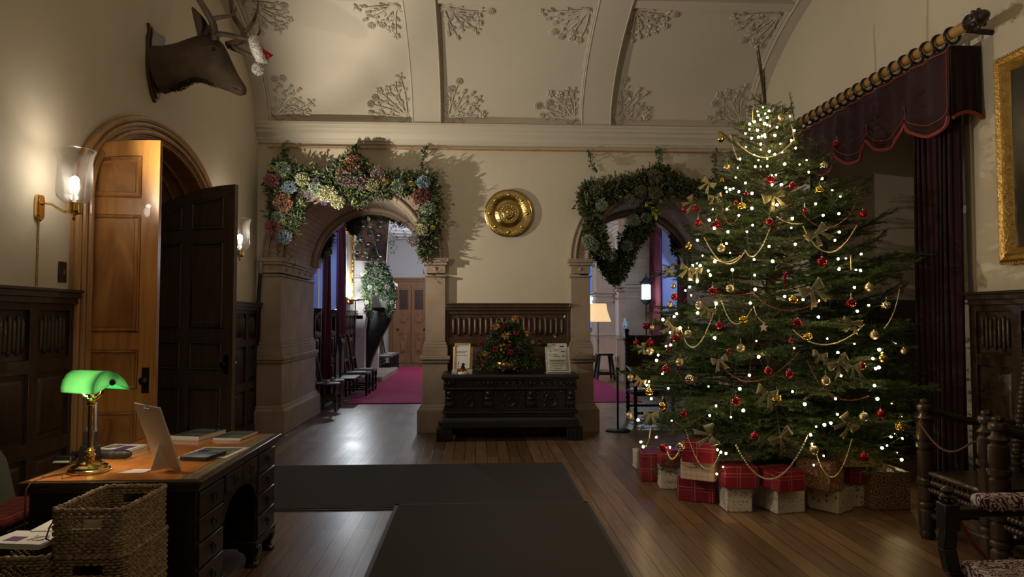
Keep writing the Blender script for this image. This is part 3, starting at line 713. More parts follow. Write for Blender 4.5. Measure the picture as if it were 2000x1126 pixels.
for s,name in ((-1,'near'),(1,'far')):
    mb=MB()
    if s<0:
        ant([(425,84,-.06),(426,66,-.09),(424,52,-.13),(416,36,-.18),(404,14,-.22),(392,-14,-.24),(386,-50,-.24),(392,-90,-.2)],.034,.018,mb)
        ant([(424,50,-.13),(436,46,-.13),(450,43,-.12),(460,40,-.11),(466,32,-.10),(468,24,-.10)],.022,.004,mb)
        ant([(426,76,-.08),(440,76,-.11),(460,80,-.13),(478,85,-.14),(496,87,-.13),(508,82,-.11),(514,68,-.10),(511,60,-.1)],.026,.005,mb)
        ant([(386,-50,-.24),(372,-70,-.26),(366,-92,-.27)],.018,.004,mb); ant([(388,-60,-.24),(404,-80,-.24),(410,-98,-.24)],.018,.004,mb)
    else:
        ant([(438,84,.06),(452,76,.09),(463,68,.13),(465,52,.16),(456,36,.2),(444,18,.23),(436,0,.24),(432,-40,.24),(440,-85,.2)],.034,.018,mb)
        ant([(465,52,.16),(476,40,.16),(487,24,.15),(494,4,.14),(496,-14,.13)],.022,.006,mb)
        ant([(465,66,.13),(474,74,.13),(486,79,.13),(500,81,.12)],.02,.012,mb)
        ant([(446,86,.07),(462,91,.1),(478,98,.11),(492,104,.11),(505,104,.1),(512,96,.1)],.028,.008,mb)
        ant([(432,-40,.24),(420,-60,.26),(414,-84,.27)],.018,.004,mb)
    mb.build('antler',K['antler'],st,ang=180)
# ---- santa hat hanging on the brow tines
hp=P(508,98,Y=6.40); hat=thing('santa_hat','small red santa hat with white fur brim hooked on the stag antler tips','hat',hp)
K['felt']=mat('red_felt',(.42,.01,.02),rough=.9); K['whitefur']=mat('white_plush',(.78,.77,.74),(.62,.61,.58),rough=1,scale=30,bump=1,bscale=70)
def hq(x,y,dy=0): p=P(x,y,Y=6.40+dy); return p-hp
mb=MB(); rp=[hq(500,76),hq(503,92),hq(508,108),hq(512,122)]
# brim: a fluffy ring seen from its side
ring=[]
for i in range(28):
    a=2*PI*i/28; c=(hq(499,78)+hq(512,120))/2; ax=(hq(512,120)-hq(499,78))/2*.86; ring.append(c+ax*math.cos(a)+Vector((.015,1,0))*.10*math.sin(a))
mb.tube(ring,.042,10,closed=True); br=mb.build('brim',K['whitefur'],hat,ang=180)
pts=[];nr=[]
for i in range(4200):
    k=random.randrange(28); c=ring[k].lerp(ring[(k+1)%28],random.random()); d=Vector((random.gauss(0,1),random.gauss(0,1),random.gauss(0,1))).normalized(); pts.append(c+d*.034); nr.append(d)
addmesh('brim_fur',leafmesh('brim_fur',pts,(.014,.028),[(.8,.79,.76)],np.array(nr)*2,wid=.15),K['petal'],hat)
tip=hq(534,108)
mb=MB(); vs=list(ring)+[c.lerp(tip,.55)+Vector((0,0,-.01)) for c in ring]+[tip]; fs=[(i,(i+1)%28,28+(i+1)%28,28+i) for i in range(28)]+[(28+i,28+(i+1)%28,56) for i in range(28)]
mb.add(vs,fs); mb.build('cone',K['felt'],hat,ang=180)
c=hq(504,135); mb=MB(); mb.ball(c,.045,14); mb.tube([hq(512,122),hq(510,130),c],.008,6); mb.build('pompom',K['whitefur'],hat,ang=180)
pts=[];nr=[]
for i in range(1500): d=Vector((random.gauss(0,1),random.gauss(0,1),random.gauss(0,1))).normalized(); pts.append(c+d*.04); nr.append(d)
addmesh('pompom_fur',leafmesh('pompom_fur',pts,(.012,.025),[(.8,.79,.76)],np.array(nr)*2,wid=.15),K['petal'],hat)
# ---- brass charger on the wall
o=thing('brass_wall_plate','large round embossed brass plate hanging on the wall between the two arches','plate',(.448,YB-.03,3.0))
M=Matrix.Rotation(PI/2,3,'X'); mb=MB()
mb.lathe([(.001,.028),(.06,.026),(.066,.034),(.074,.026),(.135,.022),(.142,.032),(.152,.026),(.175,.012),(.195,.0),(.212,.008),(.222,.02),(.30,.024),(.318,.018),(.325,.026),(.334,.02),(.334,.008),(.20,-.006),(.001,-.004)],64,(0,0,0),M,cap=False)
mb.build('dish',K['oldbrass'],o,ang=50)
mb=MB()
for k in range(8):
    a=PI/4*k; mb.ball((.262*math.cos(a),-.022,.262*math.sin(a)),.026,12,(1,.7,1))
    for j in (-1,0,1):
        b=a+PI/8+j*.11; mb.ball(((.262+.012*abs(j))*math.cos(b),-.022,(.262+.012*abs(j))*math.sin(b)),.011,8,(1,.7,1))
mb.build('rim_bosses',K['oldbrass'],o)
mb=MB()
for k in range(18):
    a=2*PI*k/18; r=.105+.008*math.sin(k*2.3); mb.ball((r*math.cos(a),-.024,r*math.sin(a)),.017,8,(1,.45,1))
mb.ball((-.005,-.03,.02),.028,12,(.9,.6,1.1)); mb.ball((-.005,-.028,-.025),.035,12,(1.1,.45,.7)); mb.ball((.035,-.03,.0),.016,8); mb.ball((-.035,-.028,-.02),.016,8)
mb.build('centre_relief',K['oldbrass'],o,ang=180)
# ---- long metal snuffer pole in the corner
o=thing('snuffer_pole','tall dark metal pole with pale cup end in the corner by the left pier','pole',(P(509,842,Z=0).x,9.40,0))
mb=MB(); mb.tube([(-.03,0,0),(-.02,.03,1.2),(.03,.06,2.16)],[.03,.028,.022],12); mb.build('shaft',K['iron'],o)
MB().lathe([(.022,0),(.024,.08),(.034,.12),(.036,.16),(.02,.165)],16,(.03,.06,2.14)).build('cup',K['steel'],o); MB().tube([(-.03,0,1.02),(-.07,-.02,1.0),(-.07,-.02,1.05)],.006,6).build('hook',K['steel'],o)
# ---- mats
def matrug(name,x0,x1,y0,y1,z,label,grp=None):
    o=thing(name,label,'mat',((x0+x1)/2,(y0+y1)/2,z)); hx,hy=(x1-x0)/2,(y1-y0)/2
    MB().box(-hx+.03,hx-.03,-hy+.03,hy-.03,0,.011).build('pile',K['rugmat'],o); mb=MB()
    for a in ((-hx,hx,-hy,-hy+.035),(-hx,hx,hy-.035,hy),(-hx,-hx+.035,-hy,hy),(hx-.035,hx,-hy,hy)): mb.box(a[0],a[1],a[2],a[3],0,.007)
    mb.build('rubber_edging',K['rubber'],o); return o
matrug('floor_mat',-2.85,.915,5.70,7.41,.001,'wide charcoal floor mat lying across the hall in front of the arches')
matrug('floor_mat',-.66,.93,2.0,5.80,.012,'dark floor mat running from the foreground up to the wide mat')
# ---- leaves & blossom garlands
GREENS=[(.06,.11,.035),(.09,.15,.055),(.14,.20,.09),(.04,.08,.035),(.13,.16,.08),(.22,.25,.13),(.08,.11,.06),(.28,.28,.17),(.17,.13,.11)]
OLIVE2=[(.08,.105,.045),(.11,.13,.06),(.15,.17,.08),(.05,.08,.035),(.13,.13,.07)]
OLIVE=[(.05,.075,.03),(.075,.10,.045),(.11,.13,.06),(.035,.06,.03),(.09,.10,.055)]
def cloud(path,n,spread=1.0):
    """path: list of (Vector, radius) -> random points filling the tube"""
    out=[];nr=[]; seg=[]
    for i in range(len(path)-1): seg.append(((path[i][0]-path[i+1][0]).length+.05)*(path[i][1]+path[i+1][1]))
    for i in range(n):
        k=random.choices(range(len(seg)),seg)[0]; t=random.random(); c=path[k][0].lerp(path[k+1][0],t); r=path[k][1]+(path[k+1][1]-path[k][1])*t
        d=Vector((random.gauss(0,1),random.gauss(0,1),random.gauss(0,1))).normalized(); q=r*random.random()**.45*spread
        q*=1+.25*math.sin(c.x*23+c.z*17)+.15*math.sin(c.x*51-c.z*37)
        out.append(c+Vector((d.x,d.y*.6,d.z))*q*.85); nr.append(d)
    return out,np.array([tuple(a) for a in nr])
def flowerhead(c,r,cols,parent,name='hydrangea_head',n=None):
    n=n or int(900*(r/.1)**1.2); pts=[];nr=[]
    for i in range(n):
        d=Vector((random.gauss(0,1),random.gauss(0,1),random.gauss(0,1))).normalized(); pts.append(Vector(c)+Vector((d.x,d.y*.6,d.z*.9))*r*random.uniform(.62,1.1)); nr.append(d)
    me=leafmesh(name,pts,(r*.13,r*.26),cols,np.array([tuple(a) for a in nr])*1.2,wid=.9,fold=.3); return addmesh(name,me,K['petal'],parent,world=True)
def strand(p0,p1,parent,n=60,name='ivy_strand',r=.03):
    p0=Vector(p0);p1=Vector(p1); mb=MB(); pts=[p0.lerp(p1,i/8)+Vector((random.uniform(-.01,.01),random.uniform(-.01,.01),0)) for i in range(9)]
    mb.tube(pts,.005,5); mb.build('hanging_wire',K['iron'],parent,world=True)
    L=[]; 
    for i in range(n): L.append(p0.lerp(p1,random.random())+Vector((random.uniform(-r,r),random.uniform(-r,r)-.01,random.uniform(-r,r)*.5)))
    addmesh(name,leafmesh(name,L,(.03,.06),GREENS,wid=.8),K['greenleaf'],parent,world=True)
def pw(lst,Y): return [(P(x,y,Y=Y+dy),r/142) for x,y,r,dy in [(a+(0,)) if len(a)==3 else a for a in lst]]
def garland(label,segs,heads,Y,n,pal,hooks=(),group='mixed leaf and hydrangea garlands',hang=(),rest='garland'):
    a=P(segs[0][0][0],segs[0][0][1],Y=Y)
    o=thing('garland',label,'garland',a,0,group); pts=[];nr=[]; tot=sum(sum(q[2] for q in s) for s in segs)
    for s in segs:
        p,v=cloud(pw(s,Y),int(n*sum(q[2] for q in s)/tot)); pts+=p; nr.append(v)
    nr=np.concatenate(nr); k=len(pts)
    me=leafmesh('foliage',pts,(.035,.085),pal,nr,wid=.42); addmesh('foliage',me,K['greenleaf'],o,world=True)
    # feathery fern sprigs
    ft=[];fd=[]
    for i in range(k//50):
        c=pts[random.randrange(k)]; d=Vector((random.gauss(0,.5),random.gauss(0,.4)-.2,random.gauss(-.5,.5))).normalized(); sd=d.cross(Vector((0,1,0))).normalized()
        for j in range(22):
            t=j/22; s=1 if j%2 else -1; ft.append(c+d*.17*t); fd.append(tuple((d*.5+sd*s)*1.6))
    if ft: addmesh('fern_sprigs',leafmesh('fern_sprigs',ft,(.02,.045),pal,np.array(fd),wid=.25),K['greenleaf'],o,world=True)
    for h in heads:
        x,y,r,cols=h[:4]; dy=h[4] if len(h)>4 else -.10; flowerhead(P(x,y,Y=Y+dy),r/162,[tuple(q*1.05+.03 for q in c) for c in cols],o)
    for (x0,y0,x1,y1) in hooks: strand(P(x0,y0,Y=YB-.05),P(x1,y1,Y=Y+.05),o)
    for (x,y,l) in hang:      # hanging leafy tendrils
        c=P(x,y,Y=Y); L=[];D=[]
        for i in range(26):
            t=i/26; L.append(c+Vector((.02*math.sin(i*.7),0,-l*t))); D.append((math.sin(i*2.1)*.9,0,-.8))
        addmesh('trailing_sprig',leafmesh('trailing_sprig',L,(.03,.055),pal,np.array(D)*1.3,wid=.3),K['greenleaf'],o,world=True)
    return o
RUST=[(.30,.15,.09),(.28,.12,.08),(.42,.24,.14)];PINK=[(.42,.16,.17),(.50,.24,.20),(.33,.10,.12)];BLUE=[(.24,.34,.46),(.32,.42,.50),(.30,.36,.40)];SAGE=[(.28,.36,.26),(.36,.42,.30),(.22,.30,.22)]
CREAM=[(.45,.45,.26),(.40,.42,.22),(.50,.48,.34)];MAUVE=[(.26,.17,.20),(.34,.24,.24),(.20,.14,.16)];YEL=[(.65,.50,.08),(.7,.58,.2)];PURP=[(.16,.12,.30),(.22,.17,.36)];WINE=[(.22,.06,.07),(.30,.10,.10),(.16,.05,.06)]
garland('large mixed garland of leaves and coloured hydrangeas draped over the left arch',
  [[(548,322,22),(545,350,27),(548,385,25),(545,425,25),(556,455,18)],[(550,335,24),(600,350,28),(640,352,26),(690,345,40),(740,360,30),(790,358,26),(832,362,27)],[(690,318,30),(690,350,44),(700,385,28)],[(835,345,24),(838,385,26),(840,430,24),(832,470,20),(828,498,10)],[(580,400,18),(575,440,8)]],
  [(553,395,19,RUST),(531,352,15,PINK),(533,445,17,PINK),(543,425,14,SAGE),(554,462,16,BLUE),(565,366,14,BLUE),(552,330,16,SAGE),(590,350,14,CREAM),(640,378,18,CREAM),(617,368,15,SAGE),(668,335,13,RUST),(690,318,18,RUST),(678,350,18,MAUVE),(706,356,18,MAUVE),(727,360,15,CREAM),(660,395,14,CREAM),(738,340,15,MAUVE),(778,362,14,SAGE),(824,384,18,WINE),(827,356,14,BLUE),(836,406,15,SAGE),(808,470,13,MAUVE),(824,448,12,CREAM),(581,343,6,PURP),(617,352,6,PURP),(604,382,7,PURP),(633,395,7,PURP),(802,358,6,YEL),(530,329,7,YEL),(828,428,5,CREAM),(845,444,5,YEL),(554,434,5,YEL),(752,355,7,YEL),(602,320,1,SAGE)],
  9.40,13000,GREENS,hooks=[(553,280,560,325),(694,283,692,310),(832,285,822,335)],hang=[(575,470,.35),(828,500,.3),(565,465,.3),(545,462,.25)])
garland('dark hanging garland on the inner face of the left arch',
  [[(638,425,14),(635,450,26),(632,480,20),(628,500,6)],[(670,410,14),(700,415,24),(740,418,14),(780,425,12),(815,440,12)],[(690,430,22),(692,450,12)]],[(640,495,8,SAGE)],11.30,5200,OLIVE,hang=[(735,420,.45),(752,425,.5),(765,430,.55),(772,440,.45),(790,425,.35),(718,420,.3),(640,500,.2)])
rg=garland('thick green leaf garland draped over the right arch',
  [[(1150,365,18),(1152,395,28),(1156,430,22),(1165,460,18)],[(1155,372,26),(1200,372,28),(1240,360,24),(1290,345,30),(1330,365,22),(1370,372,20),(1410,360,20),(1440,370,16)],[(1290,335,24),(1290,375,34)],[(1160,440,20),(1168,475,18),(1180,492,10)]],
  [(1165,370,15,[(.12,.13,.06),(.16,.16,.08)]),(1280,345,16,[(.14,.13,.06),(.18,.16,.08)]),(1280,375,14,[(.14,.13,.06),(.18,.16,.08)]),(1175,400,13,SAGE),(1150,470,14,SAGE),(1250,372,12,[(.12,.13,.06),(.16,.16,.08)]),(1230,390,12,[(.14,.16,.10)]),(1160,478,12,[(.20,.24,.18)])],
  9.40,11000,OLIVE2,hooks=[(1148,292,1160,335),(1287,292,1287,315),(1395,295,1395,340)],hang=[(1160,480,.3),(1135,390,.15)])
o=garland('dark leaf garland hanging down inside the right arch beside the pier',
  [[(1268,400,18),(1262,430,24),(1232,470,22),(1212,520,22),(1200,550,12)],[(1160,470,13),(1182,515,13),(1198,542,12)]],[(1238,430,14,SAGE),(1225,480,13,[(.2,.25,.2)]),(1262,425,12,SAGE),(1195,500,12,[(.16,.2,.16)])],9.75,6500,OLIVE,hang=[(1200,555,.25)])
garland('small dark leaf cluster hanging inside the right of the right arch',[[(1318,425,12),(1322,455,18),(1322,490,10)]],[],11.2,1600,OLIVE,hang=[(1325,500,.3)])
# yellow sprig on the right garland
L=[];D=[]
for i in range(13):
    s=1 if i%2 else -1; t=i/13; L.append(P(1262+22*t,392+28*t,Y=8.98)); D.append((s*.7+.5,-.2,.5*s-.6))
lf_=addmesh('yellow_leaf_sprig',leafmesh('yellow_leaf_sprig',L,(.07,.10),[(.36,.38,.05),(.30,.34,.06)],np.array(D)*3,wid=.45,fold=.1),K['greenleaf'],rg,world=True); lf_['label']='bright yellow green leaflets'
MB().tube([P(1262,392,Y=9.0),P(1284,420,Y=8.98)],.004,5).build('sprig_stalk',K['bark'],rg,world=True)
# ---- carved chest
ch=thing('carved_chest','low black oak chest carved with figures and mouldings standing between the two arches','chest',(.435,9.08,0))
w,d=.82,.30
mb=MB(); mb.box(-w-.05,w+.05,-d-.05,d+.02,.17,.25); mb.frus(-w-.02,w+.02,-d-.03,d,.25,.30,.02); mb.box(-w,w,-d,d,.30,.36); mb.box(-w-.04,w+.04,-d-.04,d,.345,.375); mb.box(-w+.04,w-.04,-d+.03,d,.36,.66); mb.box(-w-.03,w+.03,-d-.035,d,.645,.668); mb.box(-w+.02,w-.02,-d+.01,d,.66,.775)
mb.build('carcase',K['black'],ch,bevel=.006)
mb=MB(); mb.box(-w-.045,w+.045,-d-.05,d+.02,.775,.80); mb.frus(-w-.055,w+.055,-d-.06,d+.02,.80,.835,.012); mb.build('lid',K['black'],ch,bevel=.005)
for s in (-1,1):
    for yy in (-d+.03,d-.08):
        m2=MB(); m2.box(s*w-.11,s*w+.11-.02,yy-.05,yy+.06,0,.17)
        for k in range(4): m2.tube([(s*w-.09+k*.05,yy-.055,.02),(s*w-.09+k*.05,yy-.055,.15)],.016,6)
        m2.build('foot',K['black'],ch,bevel=.008)
def face(mb,x,y,z,s):
    mb.ball((x,y,z),s,12,(.8,.6,1)); mb.ball((x,y-s*.55,z-s*.1),s*.2,8,(.7,.8,1.5)); mb.ball((x-s*.3,y-s*.42,z+s*.2),s*.16,6); mb.ball((x+s*.3,y-s*.42,z+s*.2),s*.16,6); mb.ball((x,y-s*.42,z-s*.5),s*.2,6,(1.4,.6,.6)); mb.ball((x,y-.0,z+s*.6),s*.7,8,(1.1,.6,.6))
for k,x in enumerate((-w+.05,-.28,.26,w-.05)):
    m2=MB(); yf=-d-.0
    m2.box(x-.055,x+.055,yf,yf+.06,.37,.645); m2.box(x-.065,x+.065,yf-.015,yf+.04,.37,.41); m2.box(x-.06,x+.06,yf-.015,yf+.04,.47,.49)
    face(m2,x,yf-.015,.59,.038); m2.ball((x,yf-.005,.53),.05,10,(1,.5,.6))
    for j in range(3): m2.tube([(x-.05,yf-.02,.50-.0+j*.012-.04),(x,yf-.03,.49+j*.012-.04),(x+.05,yf-.02,.50+j*.012-.04)],.006,6)
    for j in range(5): m2.tube([(x-.045+j*.0225,yf-.008,.41),(x-.045+j*.0225,yf-.012,.465)],.008,6)
    for j in range(6): m2.ball((x-.05+j*.02,yf-.018,.39),.009,6)
    m2.build('figure_pilaster',K['black'],ch)
    m3=MB(); m3.box(x-.07,x+.07,yf-.01,yf+.04,.67,.772); face(m3,x,yf-.02,.72,.034); m3.ball((x-.05,yf-.01,.72),.02,8); m3.ball((x+.05,yf-.01,.72),.02,8); m3.build('carved_mask',K['black'],ch)
for x0,x1 in ((-w+.11,-.345),(-.215,.195),(.325,w-.11)):
    m2=MB(); yf=-d+.03; cx=(x0+x1)/2
    rd=random.Random(int(x0*100)); 
    for s in (-1,1):
        for j in range(3):
            q=[(cx+s*(.05+.05*j+.035*math.cos(t*.55+j)*(1-t/14)),yf-.006,.51+.10*(j-1)*.8+.035*math.sin(t*.55+j)*(1-t/14)) for t in range(12)]; m2.tube(q,.007,6)
        for j in range(6): m2.ball((cx+s*rd.uniform(.03,(x1-x0)/2-.02),yf-.004,rd.uniform(.40,.62)),.014,6,(1.3,.6,.8))
    m2.tube([(cx+.07*math.cos(2*PI*i/24),yf-.008,.51+.085*math.sin(2*PI*i/24)) for i in range(24)],.009,6,closed=True); face(m2,cx,yf-.0,.515,.03)
    m2.tube([(x0,yf-.004,.385),(x1,yf-.004,.385),(x1,yf-.004,.635),(x0,yf-.004,.635)],.008,6,closed=True)
    m2.build('carved_panel',K['black'],ch)
    m3=MB(); q=[(x0+(x1-x0)*i/40,-d+.0,.718+.022*math.sin(i*.75)) for i in range(41)]; m3.tube(q,.008,6)
    for i in range(9): m3.ball((x0+(x1-x0)*(i+.5)/9,-d+.0,.718+(.022 if i%2 else -.022)),.014,6,(1.4,.6,.7))
    m3.build('carved_frieze',K['black'],ch)
CT=.835
# flower arrangement in a brass bowl
fa=thing('flower_arrangement','brass bowl of dark red and bronze chrysanthemums with trailing foliage on the chest','flowers',(P(992,716,Y=8.95).x,9.0,CT))
bm_=MB(); bm_.lathe([(.10,0),(.11,.012),(.15,.03),(.185,.07),(.19,.12),(.18,.145),(.19,.155),(.18,.155),(.17,.14),(.175,.09),(.1,.02)],36,cap=False); bm_.box(-.02,.02,-.02,.02,0,.01); bm_.build('bowl',mat('dull_brass_bowl',(.35,.22,.08),rough=.3,metal=1),fa)
fo=Vector(fa.location); pts=[];nr=[]
for i in range(5200):
    a=random.uniform(0,2*PI); e=random.random(); r=(1-e*.75)*.46*random.random()**.6; z=.14+e*.50-.10*(r/.46)**2
    pts.append(fo+Vector((r*math.cos(a)*1.05,r*math.sin(a)*.5,z))); nr.append((math.cos(a)*.8,math.sin(a)*.6-.3,e*.8-.2))
addmesh('foliage',leafmesh('foliage',pts,(.025,.065),[(.05,.09,.03),(.075,.12,.045),(.10,.14,.06),(.04,.07,.035),(.13,.14,.06)],np.array(nr)*1.4,wid=.4),K['greenleaf'],fa,world=True)
m2=MB()
for i in range(46):
    a=random.uniform(-1.9,1.9); e=random.uniform(.1,1); p0=fo+Vector((0,0,.15)); p1=fo+Vector((math.sin(a)*.5*(1.05-e*.4),random.uniform(-.2,.05),.18+.52*e*math.cos(a*.45)))
    m2.tube([p0,p0.lerp(p1,.5)+Vector((0,0,.05)),p1],.003,4)
m2.build('stems',K['bark'],fa,world=True)
RED=[(.50,.02,.06),(.60,.03,.09),(.36,.015,.04)];BRZ=[(.72,.42,.10),(.60,.30,.08),(.8,.52,.16)];YG=YEL
def mum(x,y,r,cols,spid=False):
    c=P(x,y,Y=8.80); L=[];D=[]
    for i in range(60 if spid else 120):
        a=random.uniform(0,2*PI); e=random.uniform(0,1)**.7; d=Vector((math.cos(a)*e,-1.05+e*.9,math.sin(a)*e)).normalized(); L.append(c+d*r*.25); D.append(tuple(d*(5 if spid else 2)))
    me=leafmesh('flower',L,(r*.6,r*.95),cols,np.array(D),wid=.14 if spid else .4,fold=.15); addmesh('flower',me,K['petal'],fa,world=True)
for x,y,r,c,s in ((969,637,.055,BRZ,1),(988,654,.06,BRZ,1),(1005,621,.05,BRZ,1),(1030,651,.045,BRZ,1),(947,690,.042,BRZ,1),(982,637,.03,RED,0),(1008,650,.036,RED,0),(967,682,.034,RED,0),(998,687,.036,RED,0),(991,676,.033,RED,0),(938,671,.034,RED,0),(953,637,.022,RED,0),(926,651,.018,RED,0),(943,708,.022,RED,0),(1028,643,.022,RED,0),(1040,642,.018,RED,0),(978,675,.02,YG,0),(984,673,.02,YG,0),(979,683,.018,YG,0),(984,688,.016,YG,0),(970,667,.02,RED,0),(1040,668,.032,[(.5,.4,.08)],1),(1055,665,.05,[(.13,.11,.05),(.18,.15,.07)],0),(1014,673,.04,[(.12,.12,.08)],0),(931,645,.015,RED,0),(1037,630,.018,RED,0)): mum(x,y,r,c,bool(s))
K['candlelit']=emis('fairy_bulb',(1,.80,.45),14)
# framed notice on a stand
fr=thing('framed_notice','small gilt framed greetings notice leaning on a pale wooden stand on the chest','framed notice',(P(903,715,Y=8.86).x,8.92,CT),-.05)
tl=Matrix.Rotation(-.22,4,'X')
def tb(mb,M): mb.M=M; return mb
R_=Matrix.Translation((0,0,.02))@tl
mb=tb(MB(),R_); mb.box(-.125,-.065,.012,.03,0,.33); mb.box(.08,.125,.012,.03,0,.33); mb.M=None; mb.box(-.13,-.06,-.06,.03,.0,.05); mb.box(.065,.13,-.06,.03,0,.05); mb.box(-.13,.13,.0,.09,0,.02); mb.M=R_; mb.box(-.1,.1,.03,.04,.0,.22); mb.build('stand',K['pale_stone'],fr,bevel=.004)
mb=tb(MB(),R_); 
for a in ((-.105,-.087,.03,.375),(.087,.105,.03,.375),(-.105,.105,.03,.05),(-.105,.105,.357,.375)): mb.box(a[0],a[1],-.012,.010,a[2],a[3])
mb.build('frame',K['gold'],fr,bevel=.003)
mb=tb(MB(),R_); mb.box(-.088,.088,-.004,.008,.045,.36); mb.build('notice_sheet',K['paper'],fr)
RX=Matrix.Rotation(PI/2,4,'X')
def sheet(txt,x,z,size,m,al='LEFT',par=fr,RR=None,y=-.0055): text(txt,size,(RR or R_)@Matrix.Translation((x,y,z))@RX,m,par,align=al)
for z,ws in ((.266,(.05,.006,.034,.03)),(.248,(.03,.045,.02)),(.212,(.02,.03,.012,.045,.008))):
    x=-.075; mb=tb(MB(),R_)
    for q in ws: mb.box(x,x+q,-.0055,-.003,z,z+.006); x+=q+.005
    mb.build('text_line',K['ink'],fr)
mb=tb(MB(),R_)
for i in range(9): mb.box(-.05+i*.014,-.042+i*.014,-.0055,-.003,.338-.004*(i%2),.345-.004*(i%2))
mb.build('bunting',K['ink'],fr); mb=tb(MB(),R_)
for x,z in ((-.075,.325),(-.067,.325),(-.075,.335),(-.066,.337),(-.07,.08),(-.05,.066),(-.035,.07),(-.06,.062),(-.01,.082),(.0,.075)): mb.box(x,x+.007,-.0055,-.003,z,z+.009)
mb.prism([(-.065,.10),(-.045,.10),(-.055,.14)],'y',-.0055,-.003); mb.build('red_emblem',K['redink'],fr)
# felt bird
o=thing('toy_bird','small black felt bird toy with a red belly sitting before the framed notice','toy bird',(P(904,716,Y=8.78).x,8.79,CT))
MB().lathe([(.0,.0),(.06,.0),(.066,.015),(.06,.03),(.03,.034),(.0,.034)],20,cap=False).build('base',K['paper'],o)
MB().ball((0,0,.075),.032,14,(.85,.8,1.35)).ball((.004,-.008,.125),.020,12).build('body',mat('black_felt',(.012,.012,.012),rough=.9),o,ang=180)
MB().ball((0,-.012,.057),.024,12,(.9,.8,.9)).build('red_belly',mat('red_felt_belly',(.35,.02,.02),rough=.9),o); MB().lathe([(.006,0),(.001,.022)],8,(.014,-.02,.125),Matrix.Rotation(PI/2,3,'Y')).build('beak',K['ink'],o)
# leaflet holder
lh=thing('leaflet_holder','clear acrylic stand of stepped language guide leaflets at the right end of the chest','leaflet holder',(P(1090,722,Y=8.9).x,8.93,CT),.06)
R2=Matrix.Translation((0,-.06,.012))@Matrix.Rotation(-.30,4,'X')
mb=tb(MB(),R2); mb.box(-.16,.16,.005,.012,0,.34); mb.M=None; mb.box(-.16,.16,-.07,.10,0,.008); mb.M=R2; mb.box(-.16,.16,-.03,.0,0,.012); mb.build('acrylic_stand',mat('frosted_acrylic',(.75,.76,.76),rough=.25),lh,bevel=.003)
for i,(x0,x1,z1,yy) in enumerate(((-.13,.125,.385,.0),(-.125,.11,.31,-.012),(-.145,.10,.245,-.02))):
    mb=tb(MB(),R2); mb.box(x0,x1,yy-.006,yy-.001,.03,z1); g=mb.build('guide_leaflet',K['paper'],lh)
mb=tb(MB(),R2); mb.box(-.12,.10,-.036,-.028,.02,.165); mb.build('sign_card',mat('grey_card',(.5,.49,.45),rough=.6),lh)
for t_,z,s in (('Foreign language guides -',.142,.020),('please help yourselves and return to',.108,.0115),('the table after your visit.',.078,.0135),('Thank you!',.043,.018)): text(t_,s,R2@Matrix.Translation((-.01,-.0365,z))@RX,K['ink'],lh,align='CENTER',bold=.0004)
mb=tb(MB(),R2); mb.box(.03,.085,-.0075,-.006,.335,.352); mb.build('blue_label',K['navy'],lh); mb=tb(MB(),R2); mb.box(.04,.095,-.0195,-.018,.262,.279); mb.build('red_label',K['redink'],lh)
mb=tb(MB(),R2); mb.box(.052,.085,-.0275,-.026,.218,.225); mb.box(.052,.085,-.0275,-.026,.200,.207); mb.box(-.10,-.085,-.0195,-.018,.265,.28); mb.build('black_label',K['ink'],lh)
mb=tb(MB(),R2)
for x,y,z,q in ((-.06,-.0072,.362,.03),(-.10,-.0072,.345,.02),(-.04,-.0192,.29,.04),(-.05,-.0272,.228,.035),(-.05,-.0272,.205,.07)): mb.box(x,x+q,y,y+.001,z,z+.006)
mb.build('text_line',K['ink'],lh)
# ---- rope stanchion in the right arch
p=P(1207,841,Z=0); o=thing('rope_stanchion','slim dark metal barrier post on a round foot in the right archway','barrier post',(p.x,p.y,0))
MB().lathe([(.17,0),(.17,.012),(.15,.022),(.02,.026)],28).build('base',K['iron'],o); MB().lathe([(.014,.02),(.014,.82),(.024,.83),(.024,.86),(.008,.87)],14).build('post',K['iron'],o)
mb=MB(); mb.tube([(0,0,.84),(.14,.1,.76),(.3,.2,.70),(.48,.3,.69)],.011,6); mb.build('belt',K['blackplastic'],o)
# ---- desk
dk=thing('pedestal_desk','dark kneehole desk with a lit orange and gilt tooled top in the left foreground','desk',(-1.765,4.165,0))
hx,hy=.435,.695
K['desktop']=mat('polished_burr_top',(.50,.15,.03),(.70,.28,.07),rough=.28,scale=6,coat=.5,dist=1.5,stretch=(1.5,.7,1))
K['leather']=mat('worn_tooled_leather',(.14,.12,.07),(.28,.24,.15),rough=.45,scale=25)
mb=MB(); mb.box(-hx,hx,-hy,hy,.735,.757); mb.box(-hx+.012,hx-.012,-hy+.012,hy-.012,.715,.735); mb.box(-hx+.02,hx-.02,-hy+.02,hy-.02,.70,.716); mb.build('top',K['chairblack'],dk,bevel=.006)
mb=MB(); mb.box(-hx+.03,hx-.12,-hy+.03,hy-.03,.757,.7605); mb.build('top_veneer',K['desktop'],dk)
mb=MB(); mb.box(hx-.12,hx-.035,-hy+.03,hy-.03,.757,.7607); mb.build('leather_border',K['leather'],dk)
mb=MB()
for x in (hx-.115,hx-.075,hx-.045): mb.box(x-.003,x+.003,-hy+.06,hy-.06,.7607,.7615)
for k in range(60): mb.ball((hx-.095,-hy+.08+k*(2*hy-.16)/59,.761),.006,6,(1,1,.25))
mb.build('gilt_tooling',K['gold'],dk)
bx0,bx1=-hx+.035,hx-.04
